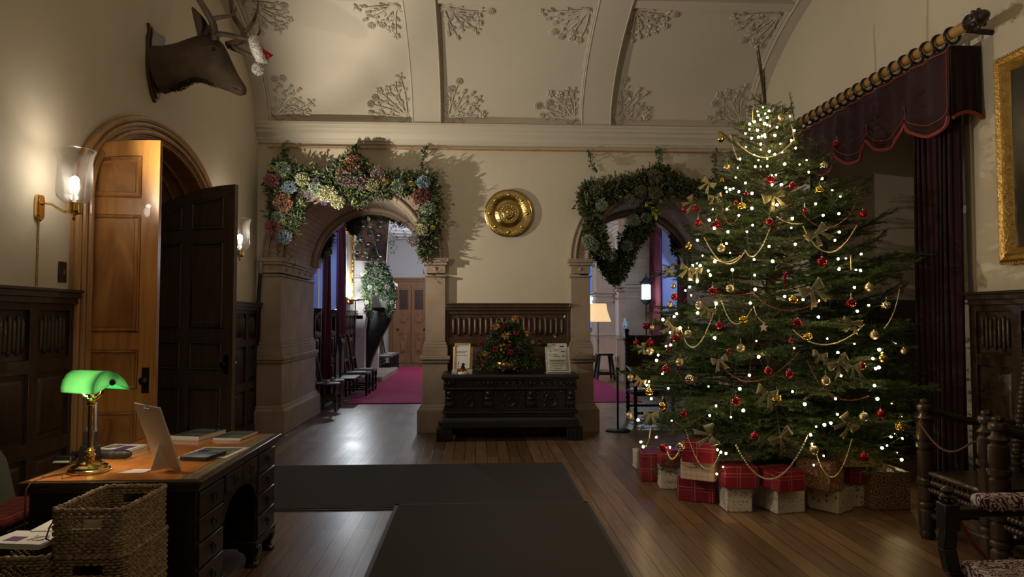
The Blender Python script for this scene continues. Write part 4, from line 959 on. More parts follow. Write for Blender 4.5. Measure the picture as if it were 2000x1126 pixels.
for k,(y0,y1) in enumerate(((-hy+.04,-.29),(.27,hy-.04))):
    mb=MB(); mb.box(bx0,bx1,y0,y1,.14,.70); mb.box(bx0-.01,bx1+.012,y0-.012,y1+.012,.12,.16); mb.build('pedestal',K['black'],dk,bevel=.004)
    for z0,z1 in ((.17,.30),(.315,.43),(.445,.555),(.57,.685)):
        mb=MB(); mb.box(bx1,bx1+.012,y0+.02,y1-.02,z0,z1); dr=mb.build('drawer',K['chairblack'],dk,bevel=.004)
        yc=(y0+y1)/2; zc=(z0+z1)/2; hb=MB(); hb.lathe([(.02,0),(.018,.004),(.006,.006),(.006,.016)],12,(bx1+.012,yc,zc+.012),Matrix.Rotation(PI/2,3,'Y')); hb.tube([(bx1+.024,yc+.024*math.cos(PI*2*i/16),zc-.008+.024*math.sin(PI*2*i/16)) for i in range(16)],.003,6,closed=True); hb.build('ring_handle',K['iron'],dr)
    for yy in (y0+.04,y1-.04):
        for xx,sx in ((bx1-.03,1),(bx0+.03,-1)):
            fb=MB(); pr=[(.0,.125),(.075,.125),(.078,.10),(.07,.07),(.05,.05),(.052,.03),(.07,.02),(.08,.0),(.03,.0),(.012,.04),(-.01,.08),(-.05,.10),(-.05,.125)]
            fb.prism([(xx+sx*(a-.03),z) for a,z in pr],'y',yy-.03,yy+.03); s2=1 if yy>(y0+y1)/2 else -1
            fb.prism([(yy+s2*(a-.03),z) for a,z in pr],'x',xx-.03,xx+.03); fb.build('bracket_foot',K['black'],dk,bevel=.006)
# kneehole apron with arch
n=24; arch=[(-.01+.28*math.cos(PI*i/n),.40+.17*math.sin(PI*i/n)) for i in range(n+1)]; A=[(-.29+.56*i/n,.70) for i in range(n,-1,-1)]
mb=MB(); mb.strip(arch,A,'x',bx1-.02,bx1+.005); mb.box(bx0,bx0+.02,-.29,.27,.14,.70); mb.build('kneehole_apron',K['black'],dk)
for y0,y1 in ((-.28,-.015),(-.005,.26)):
    mb=MB(); mb.box(bx1+.005,bx1+.014,y0,y1,.59,.69); dr=mb.build('drawer',K['chairblack'],dk,bevel=.004); yc=(y0+y1)/2
    hb=MB(); hb.tube([(bx1+.022,yc+.024*math.cos(PI*2*i/16),.635+.024*math.sin(PI*2*i/16)) for i in range(16)],.003,6,closed=True); hb.ball((bx1+.016,yc,.657),.010,8); hb.build('ring_handle',K['iron'],dr)
TZ=.7618
# banker lamp
bl=thing('bankers_lamp','brass desk lamp with glowing green glass shade on the front of the desk','desk lamp',(-1.985,3.70,TZ))
mb=MB(); mb.lathe([(.098,0),(.10,.008),(.094,.016),(.088,.018),(.086,.028),(.07,.036),(.064,.038),(.06,.046),(.03,.056),(.02,.062),(.022,.075),(.028,.082),(.02,.092),(.018,.10),(.026,.108),(.018,.116),(.013,.122),(.013,.335),(.02,.34),(.02,.348),(.014,.352),(.024,.362),(.02,.374),(.01,.378)],36); mb.build('stand',K['brass'],bl,ang=35)
mb=MB(); Mr=Matrix.Rotation(math.radians(-27),4,'Z')
mb.M=Mr; mb.tube([(-.085,0,.43),(-.08,0,.40),(-.05,0,.378),(0,0,.372),(.05,0,.378),(.08,0,.40),(.085,0,.43)],.008,8); mb.lathe([(.015,.37),(.018,.40),(.012,.41)],14); mb.build('yoke',K['brass'],bl)
m,nt,b,N,L=newmat('green_cased_glass'); b.inputs['Base Color'].default_value=(.02,.26,.06,1); b.inputs['Roughness'].default_value=.08; b.inputs['Transmission Weight'].default_value=0
N2=N; tr=N.new('ShaderNodeBsdfTranslucent'); tr.inputs[0].default_value=(.17,.36,.20,1); ad=N.new('ShaderNodeMixShader'); ad.inputs[0].default_value=.65; out=[q for q in N if q.type=='OUTPUT_MATERIAL'][0]
L.new(b.outputs[0],ad.inputs[1]); L.new(tr.outputs[0],ad.inputs[2]); L.new(ad.outputs[0],out.inputs[0]); K['greenglass']=m
# shade: profile (depth y, z), long axis x, turned; taller at the back, open underneath
prf=[(-.075,.405),(-.078,.43),(-.07,.465),(-.05,.495),(-.02,.513),(.015,.513),(.05,.50),(.085,.47),(.115,.43),(.125,.41)]
mb=MB(); mb.M=Matrix.Rotation(math.radians(-27),4,'Z'); n=12; hl=.125
def shf(u,v):
    i=v*(len(prf)-1); k=min(int(i),len(prf)-2); t=i-k; y=prf[k][0]*(1-t)+prf[k+1][0]*t; z=prf[k][1]*(1-t)+prf[k+1][1]*t
    x=(u-.5)*2*hl; return Vector((x,y,z))
mb.grid(shf,8,27)
for s in (-1,1):
    k=len(prf); c=(s*(hl+.014),.012,.455); vs=[(s*hl,y,z) for y,z in prf]+[(s*(hl+.010),.012+(y-.012)*.6,.45+(z-.45)*.6) for y,z in prf]+[c]
    fs=[(i,i+1,k+i+1,k+i) for i in range(k-1)]+[(k+i,k+i+1,2*k) for i in range(k-1)]+[(0,k,2*k),(k-1,2*k,2*k-1)]; mb.add(vs,fs)
mb.build('glass_shade',K['greenglass'],bl,solid=.004,ang=45)
mb=MB(); mb.M=Matrix.Rotation(math.radians(-27),4,'Z')
for s in (-1,1): mb.lathe([(.016,0),(.016,.010),(.009,.012),(.009,.022),(.004,.024)],14,(s*(hl+.008),.012,.458),Matrix.Rotation(s*PI/2,3,'Y'))
mb.build('shade_knob',K['iron'],bl)
mb=MB(); mb.M=Matrix.Rotation(math.radians(-27),4,'Z'); mb.tube([(-.07,.01,.44),(.07,.01,.44)],.012,10); mb.build('bulb',emis('desk_bulb',(1,.85,.6),12),bl)
mb=MB(); mb.tube([(-.07,-.05,.006),(-.12,-.10,.004),(-.14,-.16,.0),(-.15,-.225,.0),(-.155,-.255,-.03),(-.155,-.258,-.2),(-.15,-.258,-.45)],.004,6); mb.build('flex',mat('brown_flex',(.08,.04,.02),rough=.5),bl)
# easel board
A0=P(262,786,Y=3.58);A1=P(314,795,Y=3.50);B1=P(355,917,Y=3.66); B1.z=TZ+.004; B0=B1+(A0-A1)+Vector((-.005,.02,0)); 
A0=Vector((A0.x,A0.y,A0.z)); A1=B1+(A0-B0)
eb=thing('easel_sign_board','white standing sign board seen from behind with a bulldog clip on top, on the desk','sign board',((B0+B1)/2))
nn=(B1-B0).cross(A0-B0).normalized()*.004
mb=MB(); q=[B0,B1,A1,A0]; mb.add([v-nn for v in q]+[v+nn for v in q],[(0,1,2,3),(7,6,5,4),(0,4,5,1),(1,5,6,2),(2,6,7,3),(3,7,4,0)]); mb.build('board',mat('white_board_back',(.72,.66,.60),rough=.6),eb,world=True,smooth=False)
mb=MB(); s=Vector((-.06,-.075,0)); m0=(B0+B1)/2; mt=m0.lerp((A0+A1)/2,.42)
mb.add([mt,m0+Vector((0,0,.0)),m0+s*1.0,mt+Vector((.006,.004,0)),m0+Vector((.008,.004,0)),m0+s+Vector((.008,.004,0))],[(0,1,2),(3,5,4),(0,3,4,1),(1,4,5,2),(2,5,3,0)]); mb.build('strut',mat('strut_card',(.75,.70,.62),rough=.6),eb,world=True,smooth=False)
tp=(A0+A1)/2; mb=MB(); dx=(A1-A0).normalized(); up=(A0-B0).normalized()
mb.tube([tp-dx*.022-up*.02,tp+dx*.022-up*.02],.009,8); mb.tube([tp-dx*.012-up*.02,tp-dx*.012+up*.012,tp-dx*.006+up*.026,tp+dx*.004+up*.026,tp+dx*.008+up*.012,tp+dx*.012-up*.02],.0028,6); mb.build('bulldog_clip',K['steel'],eb,world=True)
# magazines / booklets
def booklet(cx,cy,w,d,h,rz,label,cover,grp=None,n=6,z=TZ,name='magazine',edge=None):
    o=thing(name,label,'magazine' if name=='magazine' else name.replace('_',' '),(cx,cy,z),rz,grp)
    mb=MB()
    for k in range(n):
        j=random.uniform(-.004,.004); mb.box(-w/2+j,w/2+j,-d/2+random.uniform(-.004,.004),d/2,h*k/n,h*(k+.85)/n)
    mb.build('pages',edge or K['paper'],o,smooth=False); MB().box(-w/2,w/2,-d/2,d/2,h*.98,h).build('cover',cover,o,smooth=False); return o
CV1=mat('dark_photo_cover',(.05,.055,.06),(.20,.22,.22),rough=.25,scale=9,detail=4); CV2=mat('blue_landscape_cover',(.05,.07,.10),(.35,.42,.48),rough=.25,scale=7,detail=3); CV3=mat('green_map_cover',(.06,.13,.09),(.30,.24,.17),rough=.3,scale=14)
def dp(x,y): return P(x,y,Z=TZ)
p=dp(388,852); booklet(p.x+.0,p.y,.21,.29,.028,-.25,'stack of glossy dark magazines at the far left of the desk top',CV1)
p=dp(460,853); booklet(p.x,p.y,.18,.26,.018,-.1,'stack of dark covered magazines near the far right corner of the desk',CV1)
p=dp(420,883); o=thing('map_leaflet','flat green illustrated map leaflet lying on the desk','leaflet',(p.x,p.y,TZ),-.1); MB().box(-.14,.14,-.16,.16,0,.002).build('sheet',K['paper'],o); MB().box(-.12,.11,-.12,.13,.002,.0028).build('map_picture',CV3,o)
p=dp(397,893); o=booklet(p.x,p.y,.16,.20,.02,-.2,'thick booklet with blue sky cover beside the map leaflet',CV2,z=TZ+.003,edge=K['ink']); MB().box(-.07,-.01,.05,.09,.0205,.0212).build('title_block',K['navy'],o)
p=dp(232,884); o=booklet(p.x,p.y,.21,.22,.032,-.15,'stack of white booklets with purple title behind the desk lamp',K['paper']); MB().box(.01,.08,-.07,.05,.0322,.033).build('purple_block',K['purple'],o)
mb=MB(); mb.tube([(-.04+.035*math.cos(i),.02+.05*math.sin(i*1.3),.033) for i in range(14)],.002,5); mb.build('cover_sketch',CV1,o)
p=dp(262,921); tag(MB().add([(p.x-.075,p.y-.035,TZ+.001),(p.x+.055,p.y-.03,TZ+.001),(p.x+.075,p.y+.05,TZ+.003),(p.x-.03,p.y+.06,TZ+.001)],[(0,1,2,3)]).build('note_paper',mat('pinkish_note_paper',(.75,.66,.66),rough=.7),own=True,solid=.0008,smooth=False),'loose sheet of note paper lying between the lamp and the easel board','paper')
# two way radio with antenna in charger
p=dp(160,905); rd=thing('two_way_radio','black two-way radio with tall antenna standing in its charger behind the lamp','radio',(p.x,p.y+.07,TZ))
MB().frus(-.045,.045,-.035,.045,0,.085,.006).build('charger',K['blackplastic'],rd,bevel=.004); MB().box(-.03,.03,-.012,.026,.05,.165).build('radio_body',K['blackplastic'],rd,bevel=.005)
mb=MB(); mb.tube([(.028,.008,.16),(.026,.008,.20),(.024,.008,.31)],[.009,.006,.007],10); mb.tube([(.024,.008,.30),(.024,.008,.32)],.008,10); mb.build('antenna',mat('grey_antenna',(.06,.06,.07),rough=.5),rd)
for x in (-.02,.0): MB().lathe([(.008,.165),(.008,.182),(.004,.184)],10,(x,.004,0)).build('knob',K['steel'],rd)
p=dp(208,897); um=thing('folded_umbrella','short folded black umbrella lying behind the desk lamp','umbrella',(p.x,p.y+.02,TZ+.026))
mb=MB(); mb.tube([(-.16,.02,0),(-.10,.012,0),(0,0,0),(.10,-.006,0),(.125,-.006,0)],[.014,.024,.026,.025,.014],10); mb.build('canopy',mat('black_nylon',(.015,.015,.017),rough=.5,bump=.6,bscale=60,c2=None),um); MB().tube([(.02,0,-.0),(.035,0,0)],.0275,12).build('strap',K['ink'],um)
mb=MB(); mb.tube([(-.16,.02,0),(-.21,.026,-.004)],[.02,.018],10); mb.build('handle',K['blackplastic'],um)
p=dp(118,902); o=thing('key_fob_pouch','small black pouch with white tag at the near left of the desk','pouch',(p.x,p.y+.03,TZ)); MB().frus(-.06,.06,-.03,.03,0,.028,.012).build('pouch',K['blackplastic'],o,bevel=.006); MB().box(-.03,.05,-.05,-.032,.0,.008).build('tag',K['paper'],o)
o=tag(MB().tube([(-2.14,3.56,TZ+.003),(-2.06,3.60,TZ+.003),(-2.02,3.52,TZ+.003),(-1.98,3.60,TZ+.003)],.002,5).build('thin_cable',K['ink'],own=True),'thin black cable lying on the near left of the desk','cable')
p=P(427,838,Y=4.9); o=thing('door_key','iron window latch standing upright beyond the magazines at the far end of the desk','key',(p.x+.02,4.80,TZ)); MB().lathe([(.012,0),(.008,.02),(.006,.05)],10).tube([(.018*math.cos(i*PI/6),0,.06+.009*math.sin(i*PI/6)) for i in range(12)],.003,6,closed=True).build('bow',K['iron'],o)  # window latch, modelled as a stem with a ring
# ---- wicker baskets
def basket(w,d,h,parent):
    """woven walls made of wrapped strands, rounded corners, hand slot in the front and back"""
    mb=MB(); rr=.035; rows=int(h/.0125)
    def per(t): # perimeter param -> xy
        L=[w-2*rr,PI/2*rr,d-2*rr,PI/2*rr]*2; L=[w-2*rr,PI/2*rr,d-2*rr,PI/2*rr,w-2*rr,PI/2*rr,d-2*rr,PI/2*rr]; T=sum(L); s=t*T
        hx,hy=w/2,d/2
        st=[(-hx+rr,-hy,1,0),None,(hx,-hy+rr,0,1),None,(hx-rr,hy,-1,0),None,(-hx,hy-rr,0,-1),None]; cc=[None,(hx-rr,-hy+rr,-PI/2),None,(hx-rr,hy-rr,0),None,(-hx+rr,hy-rr,PI/2),None,(-hx+rr,-hy+rr,PI)]
        for i in range(8):
            if s<=L[i] or i==7:
                if st[i]: x,y,dx,dy=st[i]; return x+dx*s,y+dy*s,dy,-dx
                x,y,a=cc[i]; a+=s/rr; return x+rr*math.cos(a),y+rr*math.sin(a),math.cos(a),math.sin(a)
            s-=L[i]
    N_=int(2*(w+d)/.016)//2*2
    for k in range(rows):
        z=.006+k*.0125; pts=[]
        for i in range(N_):
            x,y,nx,ny=per(i/N_); o_=.0055*(1 if (i//1+k)%2 else -1)
            slot=abs(x)<.05 and h-.075<z<h-.035 and abs(abs(y)-d/2)<.02
            pts.append((x+nx*o_,y+ny*o_,z,slot))
        run=[]
        for p_ in pts+[pts[0]]:
            if p_[3]:
                if len(run)>1: mb.tube(run,.0064,5)
                run=[]
            else: run.append(p_[:3])
        if len(run)>1: mb.tube(run,.0064,5)
    mb.box(-w/2+.02,w/2-.02,-d/2+.02,d/2-.02,0,.01)
    mb.build('woven_sides',K['wicker'],parent,ang=180)
    rb=MB(); q=[]
    M_=220
    for i in range(M_):
        x,y,nx,ny=per(i/M_); a=i*1.1; q.append((x+nx*.003*math.cos(a),y+ny*.003*math.cos(a),h+.003*math.sin(a)))
    rb.tube(q,[.0105+.0018*math.sin(i*1.4) for i in range(M_)],8,closed=True); rb.build('rim',K['wicker'],parent,ang=180)
BW,BD=.285,.42
bk=thing('seagrass_basket','open woven seagrass basket standing highest on top of the basket stack before the desk','basket',(-1.61,3.20,.565),0,'stacked seagrass baskets'); basket(BW,BD,.185,bk)
for x,y,z,l in ((-1.60,3.20,.375,'woven seagrass basket directly beneath the topmost open basket'),(-1.905,3.20,.375,'woven seagrass basket holding leaflets, left of the basket stack')):
    c=dup(bk); c.location=(x,y,z); c['label']=l
for x,l in ((-1.60,'woven seagrass basket two below the topmost open basket'),(-1.905,'woven seagrass basket beneath the leaflet basket')):
    c=dup(bk); c.location=(x,3.20,.19); c['label']=l
    
o=tag(MB().box(-2.06,-1.455,2.98,3.41,.145,.185).box(-2.05,-2.0,3.0,3.05,0,.145).box(-1.51,-1.46,3.0,3.05,0,.145).box(-2.05,-2.0,3.34,3.39,0,.145).box(-1.51,-1.46,3.34,3.39,0,.145).build('low_bench',K['black'],own=True,bevel=.004),'low dark bench carrying the stacked baskets','bench')
# leaflets inside the top basket and on the left basket
o=thing('leaflet_bundle','small bundle of leaflets seen inside the topmost basket','leaflets',(-1.62,3.10,.58)); mb=MB()
for k in range(8): mb.box(-.05,.05,-.02+k*.006,-.018+k*.006,0,.115+.002*(k%3))
mb.build('sheets',K['paper'],o,smooth=False)
for k,(x,y,z,rz,l) in enumerate(((-1.93,3.13,.582,-.15,'white leaflets with purple title lying on the left basket, nearest to the camera'),(-1.85,3.30,.582,.05,'white leaflets with purple title at the back of the left basket'))):
    o=booklet(x,y,.25,.17,.022 if k==0 else .026,rz,l,K['paper'],grp='purple titled leaflet piles',z=z,name='leaflet_pile'); MB().box(-.07,.0,-.055,.005,.0262 if k else .0222,.0270 if k else .0228).build('purple_block',K['purple'],o)
    mb=MB(); mb.tube([(.06+.035*math.cos(i*.9),-.01+.035*math.sin(i*1.3),.0275 if k else .0235) for i in range(16)],.0015,5); mb.build('cover_sketch',mat('beige_sketch',(.5,.42,.36),rough=.7),o)
mb=MB(); mb.tube([(-1.80,3.08,.60),(-1.79,3.02,.63),(-1.775,3.02,.68),(-1.765,3.06,.72),(-1.76,3.1,.70)],.003,6); tag(mb.build('string_loop',K['bark'],own=True),'loop of brown string hanging by the leaflet basket','string')
# ---- chair with coat and red plaid cushion at far left
cc=thing('desk_chair','dark chair with a red patterned seat at the left edge beside the desk','chair',(-2.62,3.95,0)); 
for x in (-.2,.2):
    for y in (-.2,.2): MB().lathe([(.022,0),(.018,.1),(.026,.2),(.02,.3),(.028,.42)],10,(x,y,0)).build('leg',K['black'],cc)
MB().box(-.23,.23,-.23,.23,.42,.46).build('seat_frame',K['black'],cc,bevel=.008)
K['plaid']=patmat('red_tartan_cushion',(.20,.02,.015),[(.02,.015,.015),(.35,.10,.05)],14,rough=.9,kind='plaid')
MB().box(-.23,.23,-.26,.22,.46,.53).build('cushion',K['plaid'],cc,bevel=.03)
mb=MB(); mb.tube([(-.2,-.2,.42),(-.23,-.2,.7),(-.27,-.2,.95)],.02,8); mb.tube([(-.2,.2,.42),(-.23,.2,.7),(-.27,.2,.95)],.02,8); mb.tube([(-.27,-.2,.93),(-.27,.2,.93)],.02,8); mb.build('backrest',K['black'],cc)
K['tweed']=mat('green_grey_wool',(.10,.115,.085),(.145,.155,.115),rough=.95,scale=50,bump=.5,bscale=150)
p0=P(8,905,Y=3.95)
ct=thing('wool_coat','grey green wool coat draped over the chair back at the left edge','coat',(-2.80,3.95,.55)); 
mb=MB()
def cf(u,v):
    a=(u-.5)*PI*1.9; taper=.62+.38*min(1,v*3.2); w=.27*taper; dpt=.10*taper+.03*v
    fold=.012*math.sin(u*36+v*3)*v; z=.42-.60*v-.10*(abs(math.sin(a))**2)*(1-v)
    return Vector((.0+(dpt+fold)*math.cos(a)+.10*v, (w+fold)*math.sin(a), z))
mb.grid(cf,48,20); mb.build('coat_cloth',K['tweed'],ct,solid=.008,ang=180)
mb=MB(); mb.ball((.02,0,.40),.1,14,(.7,2.0,.35)); mb.build('collar',K['tweed'],ct,ang=180)
# ---- curtain pole, valance and curtains in the bay
px,pz=3.74,3.78
cp=thing('curtain_pole','thick golden wooden curtain pole with dark rings and a carved finial over the bay','curtain pole',(px,5.05,pz))
K['polew']=wood('golden_pole_wood',(.30,.16,.045),(.42,.24,.07),rough=.4,axis='y')
mb=MB(); mb.tube([(0,-.08,0),(0,2.9,.03)],.042,16); mb.build('pole',K['polew'],cp)
mb=MB(); mb.lathe([(.02,0),(.06,.01),(.068,.035),(.045,.06),(.04,.07),(.058,.085),(.066,.11),(.055,.14),(.035,.155),(.042,.17),(.03,.19),(.012,.205),(.004,.215)],16,(0,-.06,0),Matrix.Rotation(PI/2,3,'X'))
for k in range(8): a=2*PI*k/8; mb.ball((.062*math.cos(a),-.17,.062*math.sin(a)),.018,6)
mb.build('finial',K['oakdark'],cp,ang=30)

for yb in (.03,2.86): MB().tube([(0,yb,0),(.26,yb,-.02)],.022,8).build('bracket',K['iron'],cp)
for k in range(19):
    y=.12+k*.148; mb=MB(); mb.tube([(.062*math.cos(2*PI*i/20),y,.002*k/2-.012+.062*math.sin(2*PI*i/20)) for i in range(20)],.012,8,closed=True); mb.build('ring',K['black'],cp)
va=thing('curtain_valance','deep burgundy velvet valance with scalloped rose trimmed hem under the pole','valance',(px,5.2,pz-.08))
def hemz(t): # t in metres along y from near end
    q=t/.56; f=q-math.floor(q); return -.52-.16*math.sin(PI*f)**.75+(.10*min(1,t/.4) if t<.4 else .10)-.04
mb=MB(); LY=2.78
def vf(u,v):
    y=u*LY; x=.012*math.sin(u*70)+.02*math.sin(u*29)*v; return Vector((x-.02*v,y,v*hemz(y)-.002))
mb.grid(vf,220,14); mb.build('cloth',K['velvet'],va,solid=.008,ang=180)
mb=MB(); mb.grid(lambda u,v:Vector((.25*u+.0,-.005+.012*math.sin(u*20)*v,v*(-.58+.05*math.sin(u*PI)))),24,10); mb.build('return_cloth',K['velvet'],va,solid=.008,ang=180)
mb=MB(); mb.tube([vf(i/220,1)+Vector((-.008,0,0)) for i in range(221)],.016,6); mb.tube([(x*.25,-.012,-.58+.05*math.sin(x*PI)) for x in [i/10 for i in range(11)]],.016,6); mb.build('fringe',K['fringe'],va)
mb=MB(); mb.tube([vf(i/110,.04)+Vector((-.012,0,0)) for i in range(111)],.006,5); mb.tube([(-.010,.03,-.03-i*.05) for i in range(10)],.004,5)
mb.tube([vf(i/220,.86)+Vector((-.012,0,0)) for i in range(221)],.005,5)
for k in range(1,5):
    t=k*.56/LY; mb.tube([vf(t,.9)+Vector((-.012,-.02,0)),vf(t,.72)+Vector((-.012,0,0)),vf(t,.66)+Vector((-.012,0,.0)),vf(t,.72)+Vector((-.012,.02,0))],.005,5)
mb.build('braid',K['fringe'],va)
def curtain(name,x,y0,y1,zt,zb,label,m,swell=0,folds=9,group=None,tie=0,parentloc=None):
    o=thing(name,label,'curtain',(x,(y0+y1)/2,zb),0,group); mb=MB(); h=zt-zb; w=y1-y0
    def f(u,v):
        w2=w*(1+swell*(v)); sq=1-.45*math.exp(-((v-.72)/.16)**2)*tie
        return Vector((.05*math.sin(u*folds*2*PI)*(.5+.5*v)+.012*math.sin(u*41+v*4),(u-.5)*w*sq*(1+swell*v)+.02*math.sin(u*folds*4*PI),h*(1-v)))
    mb.grid(f,folds*14,24); mb.build('drape',m,o,solid=.01,ang=180); return o
curtain('velvet_curtain',3.86,5.30,5.84,3.65,.02,'long dark burgundy velvet curtain at the near side of the window bay',K['velvet'],folds=8,swell=-.12,group='burgundy bay curtains')
curtain('velvet_curtain',3.86,7.45,7.72,3.65,.02,'dark burgundy velvet curtain at the far side of the bay, mostly behind the tree',K['velvet'],folds=6,group='burgundy bay curtains')
# tassel tieback at the near curtain
o=tag(MB().tube([(3.72,5.75,1.2),(3.70,5.72,1.05),(3.69,5.70,.95)],.02,8).tube([(3.69,5.70,.97),(3.69,5.70,.85)],[.02,.035],10).build('curtain_tassel',K['velvet'],own=True),'dark rope tassel hanging at the edge of the near velvet curtain','tassel')
# ---- framed painting at far right
pf=thing('framed_painting','large dark painting in a carved gilt frame at the right edge of the wall','painting',(XR-.03,4.97,1.945)); tl2=Matrix.Rotation(.0,4,'Y')
mb=MB(); H_=1.55; W_=1.1; pr=[(0,0),(0,.05),(.03,.075),(.055,.06),(.075,.07),(.10,.05),(.12,.02),(.12,0)]
def fr_side(p0,p1,inn):
    p0=Vector(p0);p1=Vector(p1);inn=Vector(inn); t=(p1-p0).normalized(); vs=[];k=len(pr)
    for a,b in pr: vs.append(p0+inn*a+t*a+Vector((-b,0,0)))
    for a,b in pr: vs.append(p1+inn*a-t*a+Vector((-b,0,0)))
    mb.add(vs,[(i,i+1,k+i+1,k+i) for i in range(k-1)])
c=[(0,0,0),(0,0,H_),(0,-W_,H_),(0,-W_,0)]
fr_side(c[0],c[1],(0,-1,0)); fr_side(c[1],c[2],(0,0,-1)); fr_side(c[2],c[3],(0,1,0)); fr_side(c[3],c[0],(0,0,1))
for k in range(64): mb.ball((-.05,-.008,.012+k*(H_-.02)/63),.013,6)
for k in range(40): mb.ball((-.05,-.02-k*.027,H_-.008),.013,6); mb.ball((-.05,-.02-k*.027,.008),.013,6)
fo_=mb.build('frame',K['gold'],pf,ang=30); MB().box(-.02,.01,-W_+.1,-.1,.1,H_-.1).build('canvas',mat('dark_oil_painting',(.012,.011,.009),(.03,.024,.016),rough=.3,scale=3),pf)
# ---- turned great chairs (bobbin chairs)
def bob(mb,p0,p1,r,n,amp=.35,seg=8):
    p0=Vector(p0);p1=Vector(p1); k=n*4; mb.tube([p0.lerp(p1,i/k) for i in range(k+1)],[r*(1-amp+amp*abs(math.sin(PI*i/4))**.6) for i in range(k+1)],seg)
def turned(mb,p0,p1,r):
    p0=Vector(p0);p1=Vector(p1); prof_=[(0,.75),(.03,.95),(.06,.8),(.08,1),(.2,1),(.215,.78),(.23,1.12),(.25,1.12),(.265,.8),(.28,1),(.36,.95),(.37,.75),(.39,1.15),(.42,1.15),(.435,.8),(.45,.98),(.62,1),(.63,.78),(.65,1.15),(.68,1.15),(.69,.78),(.71,1),(.82,1),(.835,.7),(.86,1.1),(.89,.62),(.905,.62),(.915,.9),(.935,.98),(.955,.85),(.965,.5),(.975,.6),(.99,.5),(1,.1)]
    mb.tube([p0.lerp(p1,t) for t,_ in prof_],[r*a for _,a in prof_],14)
def great_chair(label):
    o=thing('turned_armchair',label,'armchair',(0,0,0),0,'dark turned great chairs')
    # faces -X. front posts x=0, y=+-.30 ; back frame at x=.62..
    for s in (-1,1):
        mb=MB(); turned(mb,(0,s*.30,0),(0,s*.30,.98),.055); mb.build('front_post',K['chairblack'],o)
        mb=MB(); turned(mb,(.60,s*.22,0),(.60,s*.22,.62),.045); mb.build('back_leg',K['chairblack'],o)
        mb=MB(); bob(mb,(.62,s*.24,.60),(.78,s*.27,1.40),.042,24,.18,10); mb.lathe([(.03,0),(.05,.02),(.035,.045),(.05,.07),(.045,.095),(.01,.11)],12,(.785,s*.272,1.39)); mb.build('back_post',K['chairblack'],o)
        mb=MB(); mb.tube([(.0,s*.30,.90),(.3,s*.29,.82),(.66,s*.26,.80)],.028,8); mb.build('arm',K['chairblack'],o)
        mb=MB()
        for z in (.34,.40): bob(mb,(0,s*.30,z),(.60,s*.22,z),.018,18)
        bob(mb,(0,s*.30,.15),(.60,s*.22,.15),.02,6); mb.build('side_rail',K['chairblack'],o)
    mb=MB()
    for z in (.345,.40): bob(mb,(0,-.30,z),(0,.30,z),.021,20)
    for k in range(12): mb.tube([(0,-.27+k*.049,.40),(0,-.27+k*.049,.455)],[.008,.012],6)
    bob(mb,(0,-.30,.46),(0,.30,.46),.022,8,.2); mb.tube([(.01,-.30,.17),(.01,.30,.17)],.02,8); mb.build('front_rail',K['chairblack'],o)
    mb=MB(); mb.prism([(-.01,-.29),(.61,-.22),(.61,.22),(-.01,.29)],'z',.455,.475); mb.build('seat',K['chairblack'],o,bevel=.005)
    mb=MB()
    for t in (.12,.24,.50,.62,.74,.86): 
        x=.62+.16*t; z=.60+.80*t; bob(mb,(x,-.25,z),(x,.25,z),.017,26,.3)
    for t0,t1 in ((.24,.50),(.62,.74),(.86,.96)):
        for k in range(9):
            y=-.2+k*.05; bob(mb,(.62+.16*t0,y,.60+.8*t0),(.62+.16*t1,y,.60+.8*t1),.010,4,.4,6)
    bob(mb,(.774,-.26,1.37),(.774,.26,1.37),.018,20,.3); mb.build('back_spindles',K['chairblack'],o)
    return o
c1=great_chair('dark turned wooden armchair beside the christmas tree, the further of the pair'); c1.location=(3.18,4.48,0)
c2=dup(c1); c2.location=(3.05,3.62,0); c2['label']='dark turned wooden armchair cut by the right edge, nearer of the turned pair'
mb=MB(); 
def rope(pts,r=.007): mb.tube(pts,r,6)
q=[Vector((3.17,4.78,.86)).lerp(Vector((3.17,4.18,.80)),i/12)+Vector((-.06*min(1,i,12-i),0,-.16*math.sin(PI*i/12))) for i in range(13)]; rope(q); tag(mb.build('barrier_rope',mat('old_rose_rope',(.12,.045,.035),rough=.8,bump=.5,bscale=200),own=True),'thin faded rope strung between the front posts of the turned armchair','rope')
# ---- X framed stool with printed cover, nearest
xf=thing('folding_armchair','black X-framed armchair with red and white printed arm pad, lower right corner','armchair',(2.12,3.04,0))
K['print']=patmat('red_scroll_print',(.52,.48,.46),[(.10,.006,.015)],9,rough=.85,kind='swirl')
for k,y in enumerate((.0,-.62)):
    mb=MB(); mb.box(-.02,.60,y-.03,y+.03,.66,.70); mb.box(-.035,.035,y-.035,y+.035,.60,.72); mb.build('arm_rail',K['black'],xf,bevel=.006)
    mb=MB(); mb.lathe([(.016,0),(.03,.012),(.034,.03),(.02,.042),(.03,.055),(.018,.07),(.004,.075)],12,(0,y,.72))
    for j in range(8): mb.ball((.03*math.cos(j*PI/4),y+.03*math.sin(j*PI/4),.735),.010,6)
    mb.build('finial',K['black'],xf)
    mb=MB(); 
    cr=[(-.0,.62),(-.01,.52),(.01,.42),(.08,.32),(.20,.24),(.34,.16),(.50,.06),(.58,0)]; cr2=[(.58,.66),(.58,.50),(.52,.38),(.38,.27),(.24,.2),(.10,.10),(.0,0)]
    for cz in (cr,cr2):
        A=[(a-.03,b) for a,b in cz];B=[(a+.03,b) for a,b in cz]; mb.strip(A,B,'y',y-.025,y+.025)
    mb.build('crossed_legs',K['black'],xf,bevel=.005)
    MB().box(.13,.62,y-.06,y+.05,.69,.755).build('arm_pad',K['print'],xf,bevel=.025)
    mb=MB()
    for j in range(9): mb.ball((.15+j*.055,y-.062,.70),.007,6)
    mb.build('brass_studs',K['brass'],xf)
